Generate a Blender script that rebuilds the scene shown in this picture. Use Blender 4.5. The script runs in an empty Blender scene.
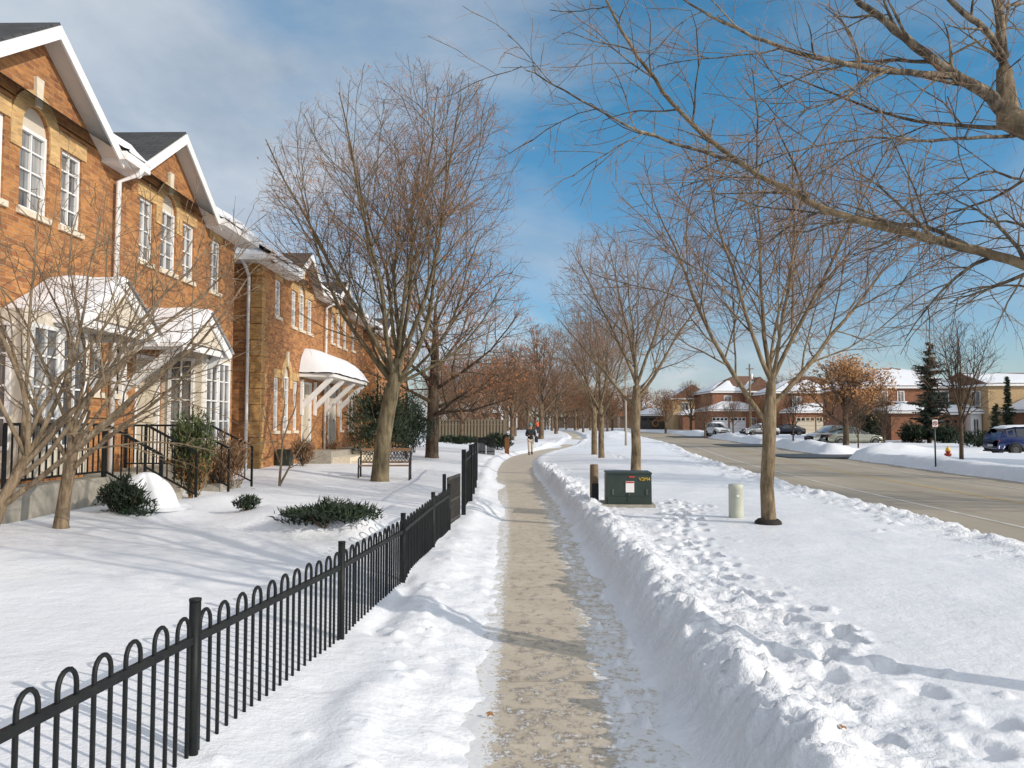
import bpy, bmesh, math, random
import numpy as np
from mathutils import Vector, Matrix
R = math.radians
SC = bpy.context.scene
COL = SC.collection
rnd = random.Random(7)

# ------------------------------------------------------------------ camera and design-time inverse
F = 796.4; HC = 1.65
PITCH = math.atan(42/F); YAW = math.atan(13/F*math.cos(PITCH))
def ray(px, py):
    x = (px-512)/F; y = -(py-384)/F
    Y = math.cos(PITCH)-y*math.sin(PITCH); Z = math.sin(PITCH)+y*math.cos(PITCH)
    return (x*math.cos(YAW)-Y*math.sin(YAW), x*math.sin(YAW)+Y*math.cos(YAW), Z)
def at(px, py, d):
    r = ray(px, py); t = d/r[1]
    return (r[0]*t, d, HC+r[2]*t)
def on_z(px, py, z):
    r = ray(px, py); t = (z-HC)/r[2]
    return (r[0]*t, r[1]*t)
SUN_EL = R(23); SUN_V = Vector((0.885, -0.466, 0)).normalized()

# ------------------------------------------------------------------ materials
def ramp(nt, fac, stops):
    n = nt.nodes.new('ShaderNodeValToRGB')
    e = n.color_ramp.elements
    while len(e) < len(stops): e.new(0.5)
    for q, (p, c) in zip(e, stops):
        q.position = p; q.color = (c[0], c[1], c[2], 1)
    nt.links.new(fac, n.inputs[0]); return n
def tex_noise(nt, vec, scale, detail=4, rough=.55, stretch=None):
    if stretch:
        m = nt.nodes.new('ShaderNodeMapping'); m.inputs['Scale'].default_value = stretch
        nt.links.new(vec, m.inputs['Vector']); vec = m.outputs[0]
    n = nt.nodes.new('ShaderNodeTexNoise'); n.inputs['Scale'].default_value = scale
    n.inputs['Detail'].default_value = detail; n.inputs['Roughness'].default_value = rough
    nt.links.new(vec, n.inputs['Vector']); return n
def mixc(nt, fac, a, b):
    n = nt.nodes.new('ShaderNodeMix'); n.data_type = 'RGBA'
    if hasattr(fac, 'links'): nt.links.new(fac, n.inputs[0])
    else: n.inputs[0].default_value = fac
    for s, v in ((n.inputs[6], a), (n.inputs[7], b)):
        if hasattr(v, 'links'): nt.links.new(v, s)
        else: s.default_value = (v[0], v[1], v[2], 1)
    return n.outputs[2]
def math_n(nt, op, a, b=None, c=None):
    n = nt.nodes.new('ShaderNodeMath'); n.operation = op
    for i, v in enumerate((a, b, c)):
        if v is None: continue
        if hasattr(v, 'links'): nt.links.new(v, n.inputs[i])
        else: n.inputs[i].default_value = v
    return n.outputs[0]
def newmat(name):
    m = bpy.data.materials.new(name); m.use_nodes = True
    nt = m.node_tree; b = nt.nodes['Principled BSDF']
    tc = nt.nodes.new('ShaderNodeTexCoord')
    return m, nt, b, tc
def bump(nt, b, h, strength, dist):
    n = nt.nodes.new('ShaderNodeBump'); n.inputs['Strength'].default_value = strength
    n.inputs['Distance'].default_value = dist
    nt.links.new(h, n.inputs['Height']); nt.links.new(n.outputs[0], b.inputs['Normal'])
def mat(name, col, rough=.6, var=.25, scale=8., bmp=0., metal=0., spec=.5, stretch=None, coord='Object', col2=None, bdist=.01):
    m, nt, b, tc = newmat(name)
    v = tc.outputs[coord]
    n = tex_noise(nt, v, scale, 5, .6, stretch)
    c2 = col2 or tuple(min(1, c*(1+var)) for c in col)
    c1 = tuple(c*(1-var) for c in col) if col2 is None else col
    r = ramp(nt, n.outputs[0], [(.3, c1), (.7, c2)])
    nt.links.new(r.outputs[0], b.inputs['Base Color'])
    b.inputs['Roughness'].default_value = rough; b.inputs['Metallic'].default_value = metal
    b.inputs['Specular IOR Level'].default_value = spec
    if bmp: bump(nt, b, n.outputs[0], bmp, bdist)
    return m
def brick_mat(name, a, b_, mortar, scale=1., dark=None):
    m, nt, b, tc = newmat(name)
    uv = tc.outputs['UV']
    br = nt.nodes.new('ShaderNodeTexBrick')
    br.inputs['Scale'].default_value = scale
    br.inputs['Brick Width'].default_value = .235; br.inputs['Row Height'].default_value = .08
    br.inputs['Mortar Size'].default_value = .006; br.inputs['Mortar Smooth'].default_value = .3
    br.inputs['Bias'].default_value = 0.0
    nt.links.new(uv, br.inputs['Vector'])
    br.inputs['Color1'].default_value = (*a, 1); br.inputs['Color2'].default_value = (*b_, 1)
    br.inputs['Mortar'].default_value = (*mortar, 1)
    n = tex_noise(nt, uv, 1.1, 4, .6)
    n2 = tex_noise(nt, uv, 9., 3, .7, (.6, 2.2, 1))
    f = math_n(nt, 'ADD', math_n(nt, 'MULTIPLY', n.outputs[0], .5), math_n(nt, 'MULTIPLY', n2.outputs[0], .9))
    r = ramp(nt, f, [(.40, (.42, .40, .40)), (.66, (.95, .95, .95)), (.95, (1.35, 1.35, 1.2))])
    mu = nt.nodes.new('ShaderNodeMix'); mu.data_type = 'RGBA'; mu.blend_type = 'MULTIPLY'; mu.inputs[0].default_value = 1
    nt.links.new(br.outputs[0], mu.inputs[6]); nt.links.new(r.outputs[0], mu.inputs[7])
    nt.links.new(mu.outputs[2], b.inputs['Base Color'])
    b.inputs['Roughness'].default_value = .85; b.inputs['Specular IOR Level'].default_value = .25
    h = math_n(nt, 'SUBTRACT', math_n(nt, 'MULTIPLY', n2.outputs[0], .4), br.outputs['Fac'])
    bump(nt, b, h, .5, .01)
    return m
def snow_mat(name, fine=True):
    m, nt, b, tc = newmat(name)
    v = tc.outputs['Object']
    n1 = tex_noise(nt, v, 2.2, 4); n2 = tex_noise(nt, v, 38., 4, .7); n3 = tex_noise(nt, v, 9., 4, .6)
    r = ramp(nt, n1.outputs[0], [(.3, (.69, .72, .765)), (.7, (.77, .785, .81))])
    nt.links.new(r.outputs[0], b.inputs['Base Color'])
    b.inputs['Roughness'].default_value = .55; b.inputs['Specular IOR Level'].default_value = .2
    h = math_n(nt, 'ADD', math_n(nt, 'MULTIPLY', n2.outputs[0], .3), math_n(nt, 'MULTIPLY', n3.outputs[0], .8))
    if fine:
        at_ = nt.nodes.new('ShaderNodeAttribute'); at_.attribute_name = 'churned'
        n4 = tex_noise(nt, v, 20., 5, .7); n5 = nt.nodes.new('ShaderNodeTexVoronoi'); n5.inputs['Scale'].default_value = 26.; nt.links.new(v, n5.inputs['Vector'])
        k = math_n(nt, 'ADD', math_n(nt, 'MULTIPLY', n4.outputs[0], 2.2), math_n(nt, 'MULTIPLY', n5.outputs[0], -.9))
        h = math_n(nt, 'ADD', h, math_n(nt, 'MULTIPLY', k, at_.outputs['Fac']))
    bump(nt, b, h, .55 if fine else .25, .03)
    return m
def shingle_mat(name, c, snowy=0.):
    m, nt, b, tc = newmat(name)
    uv = tc.outputs['UV']
    br = nt.nodes.new('ShaderNodeTexBrick')
    br.inputs['Scale'].default_value = 1
    br.inputs['Brick Width'].default_value = .3; br.inputs['Row Height'].default_value = .14
    br.inputs['Mortar Size'].default_value = .008
    nt.links.new(uv, br.inputs['Vector'])
    br.inputs['Color1'].default_value = (*[q*.8 for q in c], 1); br.inputs['Color2'].default_value = (*[q*1.3 for q in c], 1)
    br.inputs['Mortar'].default_value = (*[q*.35 for q in c], 1)
    col = br.outputs[0]
    nt.links.new(col, b.inputs['Base Color']); b.inputs['Roughness'].default_value = .9
    bump(nt, b, br.outputs['Fac'], -.5, .01)
    return m
def bark_mat(name, a, b_, scale=14):
    m, nt, b, tc = newmat(name)
    v = tc.outputs['Object']
    n = tex_noise(nt, v, scale, 5, .65, (1, 1, .22)); n2 = tex_noise(nt, v, 2.3, 3, .6)
    f = math_n(nt, 'ADD', math_n(nt, 'MULTIPLY', n.outputs[0], .75), math_n(nt, 'MULTIPLY', n2.outputs[0], .45))
    r = ramp(nt, f, [(.42, tuple(q*.35 for q in a)), (.58, a), (.8, b_)])
    nt.links.new(r.outputs[0], b.inputs['Base Color'])
    b.inputs['Roughness'].default_value = .9; b.inputs['Specular IOR Level'].default_value = .2
    bump(nt, b, n.outputs[0], .9, .03)
    return m
def glass_mat(name):
    m, nt, b, tc = newmat(name)
    v = tc.outputs['UV']
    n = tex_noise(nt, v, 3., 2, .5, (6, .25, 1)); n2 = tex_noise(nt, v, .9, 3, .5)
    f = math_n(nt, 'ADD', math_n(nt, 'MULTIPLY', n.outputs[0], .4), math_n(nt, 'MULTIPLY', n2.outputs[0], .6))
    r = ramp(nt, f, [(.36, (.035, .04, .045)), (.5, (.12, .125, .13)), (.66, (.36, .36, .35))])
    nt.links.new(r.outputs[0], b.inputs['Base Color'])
    b.inputs['Roughness'].default_value = .04; b.inputs['Specular IOR Level'].default_value = .9
    return m
M = dict(
    snow=snow_mat('snow'),
    snow2=snow_mat('roof_snow', False),
    brick=brick_mat('orange_brick', (.44, .205, .075), (.24, .10, .045), (.34, .23, .14)),
    tanbrick=brick_mat('tan_brick', (.58, .39, .18), (.47, .29, .125), (.46, .34, .22)),
    quoin=brick_mat('quoin_brick', (.50, .29, .11), (.36, .19, .07), (.40, .28, .17)),
    redbrick=brick_mat('red_brick', (.31, .135, .075), (.20, .085, .05), (.30, .22, .17)),
    brownbrick=brick_mat('brown_brick', (.26, .12, .065), (.18, .08, .045), (.26, .2, .16)),
    stucco=mat('tan_stucco', (.44, .31, .17), .9, .15, 6),
    cream=mat('cream_panel', (.60, .54, .44), .6, .06, 3),
    soffit=mat('soffit', (.62, .58, .52), .6, .05, 3),
    white=mat('white_trim', (.76, .76, .75), .45, .05, 4),
    stone=mat('cream_stone', (.62, .55, .43), .8, .12, 14, .2),
    concrete=mat('grey_concrete', (.30, .28, .235), .9, .22, 7, .3),
    shingle=shingle_mat('dark_shingle', (.045, .047, .05)),
    shingle2=shingle_mat('brown_shingle', (.16, .085, .055)),
    glass=glass_mat('window_glass'),
    darkglass=mat('car_glass', (.02, .025, .03), .05, .1, 3, 0, 0, .8),
    iron=mat('black_iron', (.006, .009, .010), .5, .35, 14, .2, 0, .22, bdist=.003, col2=(.016, .017, .017)),
    ironrust=mat('weathered_iron', (.02, .022, .022), .55, .1, 5, col2=(.05, .04, .03)),
    beige=mat('beige_door', (.50, .44, .34), .5, .06, 3),
    barkA=bark_mat('olive_bark', (.125, .102, .063), (.235, .195, .12)),
    barkC=bark_mat('grey_brown_bark', (.165, .125, .078), (.31, .24, .15), 18),
    barkD=bark_mat('dark_bark', (.085, .06, .042), (.16, .12, .08)),
    barkN=bark_mat('speckled_dark_bark', (.10, .08, .06), (.36, .30, .21), 26),
    barkS=bark_mat('pale_bark', (.19, .14, .09), (.33, .255, .17), 22),
    barkB=bark_mat('brown_far_bark', (.13, .09, .06), (.23, .17, .11)),
    twigA=mat('red_brown_twig', (.30, .165, .095), .8, .3, 2),
    twigC=mat('grey_red_twig', (.29, .17, .11), .8, .3, 2),
    twigB=mat('rust_twig', (.21, .105, .055), .8, .35, .4),
    leafO=mat('dry_orange_leaf', (.33, .165, .06), .75, .35, 1.5),
    leafR=mat('dry_rust_leaf', (.36, .14, .045), .75, .4, 2.),
    needle=mat('dark_needle', (.018, .034, .014), .7, .6, 3),
    needle2=mat('cedar_green', (.055, .075, .022), .7, .5, 4),
    needleB=mat('cedar_brown', (.20, .10, .035), .8, .4, 4),
    conif=mat('spruce_needle', (.028, .045, .030), .75, .5, 1.5),
    drybush=mat('dry_bush', (.20, .115, .06), .8, .35, 3),
    steel=mat('dark_green_enamel', (.020, .034, .026), .4, .25, 5, .0, 0, .5),
    steelside=mat('faded_green_enamel', (.10, .105, .085), .5, .3, 6),
    wood=mat('weathered_wood', (.20, .14, .085), .85, .4, 10, .4, stretch=(1, 1, .12)),
    fencewood=mat('grey_fence_wood', (.17, .135, .09), .85, .25, 6, stretch=(4, 4, .2)),
    rustwood=mat('rust_brown_wood', (.30, .12, .045), .8, .3, 8),
    bollard=mat('pale_green_plastic', (.46, .48, .40), .5, .06, 4),
    benchwood=mat('bench_wood', (.22, .13, .07), .7, .3, 9, stretch=(.3, 4, 4)),
    label=mat('sticker_white', (.75, .74, .72), .5, .03, 3),
    red=mat('red_paint', (.42, .05, .035), .45, .1, 4),
    yellow=mat('yellow_paint', (.70, .45, .03), .45, .1, 4),
    black=mat('matt_black', (.012, .012, .013), .6, .2, 6),
    rubber=mat('rubber', (.02, .02, .02), .8, .2, 6),
    chrome=mat('rim_metal', (.12, .12, .125), .35, .2, 6, 0, .6),
    carblue=mat('blue_car_paint', (.004, .02, .105), .22, .05, 2, 0, .0, .7),
    carsilver=mat('silver_car_paint', (.36, .38, .40), .25, .05, 2, 0, .4, .6),
    carbeige=mat('sage_car_paint', (.26, .27, .22), .25, .05, 2, 0, .3, .6),
    carwhite=mat('white_car_paint', (.72, .73, .74), .25, .03, 2, 0, 0, .6),
    cardark=mat('navy_car_paint', (.018, .022, .04), .25, .05, 2, 0, 0, .6),
    lamp=mat('headlight', (.7, .7, .68), .15, .03, 5),
    taillamp=mat('tail_light', (.4, .02, .02), .2, .1, 5),
    skin=mat('skin', (.50, .30, .21), .6, .08, 8),
    coat=mat('black_coat', (.012, .015, .018), .8, .3, 12, .3),
    coatred=mat('orange_red_coat', (.62, .11, .04), .8, .15, 10),
    trouser=mat('light_trousers', (.52, .45, .37), .85, .1, 10),
    darktrouser=mat('dark_trousers', (.03, .03, .04), .85, .1, 10),
    hat=mat('teal_knit', (.10, .22, .25), .9, .2, 60, .3),
    boot=mat('dark_boot', (.04, .025, .018), .6, .2, 10),
    hair=mat('brown_hair', (.06, .035, .02), .7, .2, 40),
    mulch=mat('black_guard', (.02, .016, .013), .9, .5, 30, .5),
    lineW=mat('worn_white_line', (.36, .345, .31), .8, .1, 3, col2=(.62, .6, .55)),
    lineY=mat('worn_yellow_line', (.34, .25, .10), .8, .1, 3, col2=(.52, .34, .09)),
    gutter=mat('gutter_concrete', (.33, .29, .235), .85, .12, 2),
    greybuild=mat('dark_wall', (.06, .055, .05), .8, .3, 2),
    bag=mat('black_bag', (.012, .012, .014), .45, .2, 10),
)

# asphalt: dry, salt-bleached, with paler wheel tracks along its length (UV u across, v along)
def asphalt():
    m, nt, b, tc = newmat('asphalt')
    uv = tc.outputs['UV']
    n = tex_noise(nt, uv, 1.0, 5, .6, (1.2, .06, 1)); n2 = tex_noise(nt, uv, 60, 3, .7); n3 = tex_noise(nt, uv, .25, 4, .6)
    f = math_n(nt, 'ADD', math_n(nt, 'MULTIPLY', n.outputs[0], .6), math_n(nt, 'ADD', math_n(nt, 'MULTIPLY', n2.outputs[0], .2), math_n(nt, 'MULTIPLY', n3.outputs[0], .3)))
    r = ramp(nt, f, [(.35, (.25, .215, .165)), (.75, (.40, .35, .275))])
    nt.links.new(r.outputs[0], b.inputs['Base Color']); b.inputs['Roughness'].default_value = .85
    bump(nt, b, n2.outputs[0], .3, .01)
    return m
M['asphalt'] = asphalt()
M['drive'] = mat('wet_driveway', (.05, .048, .045), .5, .3, 2)

# sidewalk concrete with wet stains and thin trodden snow; UV u = metres from the trench centre, v = metres along
def sidewalk_mat():
    m, nt, b, tc = newmat('sidewalk_concrete')
    uv = tc.outputs['UV']
    sp = nt.nodes.new('ShaderNodeSeparateXYZ'); nt.links.new(uv, sp.inputs[0])
    u, v = sp.outputs[0], sp.outputs[1]
    n1 = tex_noise(nt, uv, 2.2, 5, .65); n2 = tex_noise(nt, uv, 80, 3, .7)
    n3 = tex_noise(nt, uv, 8., 6, .7, (1.2, 1., 1)); n4 = tex_noise(nt, uv, 30., 4, .7); n5 = tex_noise(nt, uv, .7, 3, .5)
    base = ramp(nt, math_n(nt, 'ADD', math_n(nt, 'MULTIPLY', n1.outputs[0], .7), math_n(nt, 'MULTIPLY', n2.outputs[0], .3)),
                [(.35, (.42, .37, .29)), (.65, (.54, .48, .385))]).outputs[0]
    # wet brown stains, more of them close to the near end
    near = nt.nodes.new('ShaderNodeMapRange'); near.inputs[1].default_value = 7.5; near.inputs[2].default_value = 4.5
    near.inputs[3].default_value = 0; near.inputs[4].default_value = 1; nt.links.new(v, near.inputs[0])
    wet = math_n(nt, 'ADD', n3.outputs[0], math_n(nt, 'MULTIPLY', near.outputs[0], .07))
    wetr = ramp(nt, wet, [(.53, (0, 0, 0)), (.64, (1, 1, 1))]).outputs[0]
    base = mixc(nt, math_n(nt, 'MULTIPLY', wetr, .7), base, (.17, .115, .062))
    # joint every 1.5 m
    fr = math_n(nt, 'FRACT', math_n(nt, 'DIVIDE', v, 1.5))
    j = math_n(nt, 'LESS_THAN', math_n(nt, 'ABSOLUTE', math_n(nt, 'SUBTRACT', fr, .5)), .006)
    base = mixc(nt, math_n(nt, 'MULTIPLY', j, .35), base, (.10, .075, .05))
    # trodden snow film: right strip, left margin, flecks elsewhere near
    rgt = nt.nodes.new('ShaderNodeMapRange'); rgt.interpolation_type = 'SMOOTHSTEP'
    rgt.inputs[1].default_value = .10; rgt.inputs[2].default_value = .30; nt.links.new(u, rgt.inputs[0])
    lft = nt.nodes.new('ShaderNodeMapRange'); lft.interpolation_type = 'SMOOTHSTEP'
    lft.inputs[1].default_value = -.36; lft.inputs[2].default_value = -.52; nt.links.new(u, lft.inputs[0])
    far = nt.nodes.new('ShaderNodeMapRange'); far.inputs[1].default_value = 14; far.inputs[2].default_value = 27
    far.inputs[3].default_value = 1; far.inputs[4].default_value = .25; nt.links.new(v, far.inputs[0])
    side = math_n(nt, 'MULTIPLY', math_n(nt, 'MAXIMUM', rgt.outputs[0], math_n(nt, 'MULTIPLY', lft.outputs[0], 1.35)), far.outputs[0])
    s = math_n(nt, 'ADD', math_n(nt, 'MULTIPLY', n3.outputs[0], .55), math_n(nt, 'MULTIPLY', n4.outputs[0], .45))
    s = math_n(nt, 'ADD', s, math_n(nt, 'MULTIPLY', side, .12))
    s = math_n(nt, 'ADD', s, math_n(nt, 'MULTIPLY', near.outputs[0], .055))
    sr = ramp(nt, s, [(.57, (0, 0, 0)), (.66, (1, 1, 1))]).outputs[0]
    c = mixc(nt, math_n(nt, 'MULTIPLY', sr, .92), base, (.74, .75, .76))
    nt.links.new(c, b.inputs['Base Color'])
    rr = mixc(nt, wetr, (.85, .85, .85), (.35, .35, .35))
    nt.links.new(rr, b.inputs['Roughness'])
    h = math_n(nt, 'ADD', math_n(nt, 'MULTIPLY', sr, .6), math_n(nt, 'ADD', math_n(nt, 'MULTIPLY', n4.outputs[0], .35), math_n(nt, 'MULTIPLY', j, -.6)))
    bump(nt, b, h, .6, .012)
    return m
M['sidewalk'] = sidewalk_mat()

# ------------------------------------------------------------------ object helpers
ORG = {}
def tag(o, label=None, cat=None, group=None, kind=None):
    if label: o['label'] = label
    if cat: o['category'] = cat
    if group: o['group'] = group
    if kind: o['kind'] = kind
    return o
def thing(name, label, cat, loc=(0, 0, 0), rotz=0., group=None, local=False):
    o = bpy.data.objects.new(name, None); COL.objects.link(o)
    o.empty_display_size = .2
    o.location = loc; o.rotation_euler = (0, 0, rotz)
    tag(o, label, cat, group)
    ORG[o.name] = Vector((0, 0, 0)) if local else Vector(loc)
    return o
def link_mesh(name, me, mats, parent=None):
    o = bpy.data.objects.new(name, me); COL.objects.link(o)
    for m in (mats if isinstance(mats, (list, tuple)) else [mats]): me.materials.append(m)
    if parent is not None:
        o.parent = parent; ORG[o.name] = ORG.get(parent.name, Vector((0, 0, 0)))
    return o
def dup(root, loc, rotz, label, scale=1., group=None):
    r = root.copy(); COL.objects.link(r); r.location = loc; r.rotation_euler = (0, 0, rotz); r.scale = (scale,)*3
    r['label'] = label
    if group: r['group'] = group
    for ch in list(root.children):
        c = ch.copy(); COL.objects.link(c); c.parent = r
        for g in ch.children:
            k = g.copy(); COL.objects.link(k); k.parent = c
    return r

class MB:
    def __init__(s): s.v = []; s.f = []; s.sm = []
    def add(s, vs, fs, smooth=False):
        o = len(s.v); s.v += [tuple(v) for v in vs]
        for f in fs: s.f.append(tuple(i+o for i in f)); s.sm.append(smooth)
        return s
    def box(s, x0, x1, y0, y1, z0, z1):
        v = [(x, y, z) for z in (z0, z1) for y in (y0, y1) for x in (x0, x1)]
        return s.add(v, [(0, 2, 3, 1), (4, 5, 7, 6), (0, 1, 5, 4), (2, 6, 7, 3), (0, 4, 6, 2), (1, 3, 7, 5)])
    def beam(s, p, q, w, h, up=(0, 0, 1)):
        p, q = Vector(p), Vector(q); t = (q-p).normalized(); u = Vector(up)
        a = t.cross(u)
        if a.length < 1e-4: a = t.cross(Vector((1, 0, 0)))
        a.normalize(); b = a.cross(t).normalized()
        v = [e+a*i*w/2+b*j*h/2 for e in (p, q) for j in (-1, 1) for i in (-1, 1)]
        return s.add(v, [(0, 1, 3, 2), (4, 6, 7, 5), (0, 4, 5, 1), (2, 3, 7, 6), (0, 2, 6, 4), (1, 5, 7, 3)])
    def quad(s, *p): return s.add(p, [tuple(range(len(p)))])
    def slab(s, pts, th):          # polygon extruded straight down by th
        n = len(pts); lo = [(p[0], p[1], p[2]-th) for p in pts]
        fs = [tuple(range(n)), tuple(range(2*n-1, n-1, -1))]+[(i, i+n, (i+1) % n+n, (i+1) % n) for i in range(n)]
        return s.add(list(pts)+lo, fs)
    def prism(s, pts, d):          # polygon extruded by vector d
        n = len(pts); q = [tuple(Vector(p)+Vector(d)) for p in pts]
        return s.add(list(pts)+q, [tuple(range(n)), tuple(range(2*n-1, n-1, -1))]+[(i, i+n, (i+1) % n+n, (i+1) % n) for i in range(n)])
    def tube(s, pts, rad, n=8, caps=True, smooth=True):
        pts = [Vector(p) for p in pts]
        if not hasattr(rad, '__len__'): rad = [rad]*len(pts)
        vs = []; prev = None
        for i, p in enumerate(pts):
            t = (pts[min(i+1, len(pts)-1)]-pts[max(i-1, 0)]).normalized()
            if prev is None: a = t.cross(Vector((0, 0, 1)) if abs(t.z) < .9 else Vector((1, 0, 0))).normalized()
            else: a = (prev-t*prev.dot(t)).normalized()
            prev = a; b = t.cross(a)
            for k in range(n):
                an = 2*math.pi*k/n; vs.append(p+(a*math.cos(an)+b*math.sin(an))*rad[i])
        fs = []
        for i in range(len(pts)-1):
            for k in range(n): fs.append((i*n+k, i*n+(k+1) % n, (i+1)*n+(k+1) % n, (i+1)*n+k))
        s.add(vs, fs, smooth)
        if caps:
            m = len(pts)-1
            s.add([vs[k] for k in range(n)], [tuple(range(n-1, -1, -1))]); s.add([vs[m*n+k] for k in range(n)], [tuple(range(n))])
        return s
    def lathe(s, prof, c=(0, 0, 0), n=16, smooth=True):
        vs = [(c[0]+r*math.cos(2*math.pi*k/n), c[1]+r*math.sin(2*math.pi*k/n), c[2]+z) for r, z in prof for k in range(n)]
        fs = [(i*n+k, i*n+(k+1) % n, (i+1)*n+(k+1) % n, (i+1)*n+k) for i in range(len(prof)-1) for k in range(n)]
        fs += [tuple(range(n-1, -1, -1)), tuple((len(prof)-1)*n+k for k in range(n))]
        return s.add(vs, fs, smooth)
    def ball(s, c, r, n=12, m=8, jit=0., rr=None):
        if not hasattr(r, '__len__'): r = (r,)*3
        vs = []; fs = []
        for i in range(m+1):
            th = math.pi*i/m
            for k in range(n):
                ph = 2*math.pi*k/n; j = 1+(rr.uniform(-jit, jit) if rr else 0)
                vs.append((c[0]+r[0]*j*math.sin(th)*math.cos(ph), c[1]+r[1]*j*math.sin(th)*math.sin(ph), c[2]+r[2]*j*math.cos(th)))
        for i in range(m):
            for k in range(n): fs.append((i*n+k, (i+1)*n+k, (i+1)*n+(k+1) % n, i*n+(k+1) % n))
        return s.add(vs, fs, True)
    def build(s, name, m, parent=None, bevel=0., weld=True):
        og = ORG.get(parent.name, Vector((0, 0, 0))) if parent is not None else Vector((0, 0, 0))
        me = bpy.data.meshes.new(name)
        me.from_pydata([(v[0]-og.x, v[1]-og.y, v[2]-og.z) for v in s.v], [], s.f)
        me.polygons.foreach_set('use_smooth', s.sm)
        if weld:
            bm = bmesh.new(); bm.from_mesh(me)
            bmesh.ops.remove_doubles(bm, verts=bm.verts, dist=2e-4)
            bmesh.ops.recalc_face_normals(bm, faces=bm.faces)
            bm.to_mesh(me); bm.free()
        uv = me.uv_layers.new(name='uv')
        n = len(me.loops); co = np.empty(len(me.vertices)*3); me.vertices.foreach_get('co', co); co = co.reshape(-1, 3)
        li = np.empty(n, dtype=np.int32); me.loops.foreach_get('vertex_index', li)
        pn = np.empty(len(me.polygons)*3); me.polygons.foreach_get('normal', pn); pn = np.abs(pn.reshape(-1, 3))
        lt = np.empty(len(me.polygons), dtype=np.int32); me.polygons.foreach_get('loop_total', lt)
        ax = np.repeat(np.argmax(pn*np.array([1, 1, .72]), axis=1), lt); c = co[li]
        ua = np.where(ax == 0, c[:, 1], c[:, 0]); va = np.where(ax == 2, c[:, 1], c[:, 2])
        uv.data.foreach_set('uv', np.stack([ua, va], 1).ravel())
        o = link_mesh(name, me, m, parent)
        if bevel:
            b = o.modifiers.new('bevel', 'BEVEL'); b.width = bevel; b.segments = 2; b.limit_method = 'ANGLE'
        return o

# ------------------------------------------------------------------ noise and terrain
def _h(ix, iy, s):
    n = (ix.astype(np.int64)*374761393+iy.astype(np.int64)*668265263+s*144665) & 0xffffffff
    n = ((n ^ (n >> 13))*1274126177) & 0xffffffff
    n = ((n ^ (n >> 16))*2246822519) & 0xffffffff
    return ((n ^ (n >> 15)) & 0xffff)/65535.
def vn(x, y, s=0):
    x = np.asarray(x, float); y = np.asarray(y, float)
    ix = np.floor(x); iy = np.floor(y); fx = x-ix; fy = y-iy
    fx = fx*fx*fx*(fx*(fx*6-15)+10); fy = fy*fy*fy*(fy*(fy*6-15)+10)
    a = _h(ix, iy, s); b = _h(ix+1, iy, s); c = _h(ix, iy+1, s); d = _h(ix+1, iy+1, s)
    return (a+(b-a)*fx)*(1-fy)+(c+(d-c)*fx)*fy
def fbm(x, y, o=4, s=0):
    t = 0; a = .5; n = 0
    for k in range(o):
        t = t+a*(vn(x, y, s+k)-.5)*2; n += a; a *= .5; x = x*2.03+17.1; y = y*2.03-9.7
    return t/n
def sst(a, b, x):
    t = np.clip((x-a)/(b-a), 0, 1); return t*t*(3-2*t)
def curve_fn(ys, xs, win):
    yy = np.arange(-60, 600, .5); v = np.interp(yy, ys, xs); k = int(win/.5)|1
    w = np.hanning(k+2)[1:-1]; w /= w.sum(); v = np.convolve(np.pad(v, k//2, mode='edge'), w, mode='valid')
    return lambda y: np.interp(y, yy, v)
pathc = curve_fn([-60, 4, 10, 17, 24, 30, 38, 45, 55, 65, 80, 94, 110, 125, 140, 160],
                 [.26, .26, .24, .12, -.12, -.3, -.3, .2, 1.9, 3.5, 5.3, 6.2, 6.6, 6.6, 6.0, 5.0], 9)
def Tz(y):
    s = np.clip((np.asarray(y, float)-45)/100, 0, 1)
    return .8*s*s*(3-2*s)+.004*np.clip(np.asarray(y, float)-145, 0, 60)
_rp = [(9.8, -60), (10.3, -10), (10.5, 3), (10.9, 11), (11.8, 27), (13.3, 42), (15.8, 62), (17.0, 80), (17.4, 98), (17.2, 118), (15.6, 136), (11, 152), (3, 163), (-10, 170), (-40, 176), (-120, 180)]
def _catmull(P, m=14):
    out = []
    for i in range(len(P)-1):
        p0, p1, p2, p3 = (np.array(P[max(0, min(len(P)-1, j))], float) for j in (i-1, i, i+1, i+2))
        for k in range(m):
            t = k/m
            out.append(.5*((2*p1)+(p2-p0)*t+(2*p0-5*p1+4*p2-p3)*t*t+(3*p1-p0-3*p2+p3)*t**3))
    out.append(np.array(P[-1], float)); return np.array(out)
ROAD = _catmull(_rp)
RHW = 4.0
def road_dist(x, y):
    x = np.asarray(x, float); y = np.asarray(y, float)
    best = np.full(x.shape, 1e9)
    near = (x > -140) & (x < 40) & (y < 200)
    if not near.any(): return best
    X = x[near]; Y = y[near]; b = np.full(X.shape, 1e9)
    A = ROAD[:-1]; B = ROAD[1:]
    # cheap: only segments within reach in y (road mostly runs along y)
    for a, c in zip(A, B):
        lo = min(a[1], c[1])-14; hi = max(a[1], c[1])+14
        m = np.nonzero((Y > lo) & (Y < hi))[0]
        if not len(m): continue
        d = c-a; L = d@d
        t = np.clip(((X[m]-a[0])*d[0]+(Y[m]-a[1])*d[1])/L, 0, 1)
        dd = np.hypot(X[m]-a[0]-t*d[0], Y[m]-a[1]-t*d[1])
        b[m] = np.minimum(b[m], dd)
    best[near] = b
    return best
DRIVES = [(46.6, 17.5, 40, 2.6), (68., 19.5, 36, 2.6), (97., 20.5, 40, 3.0)]     # y, x0, x1, half width
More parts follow.
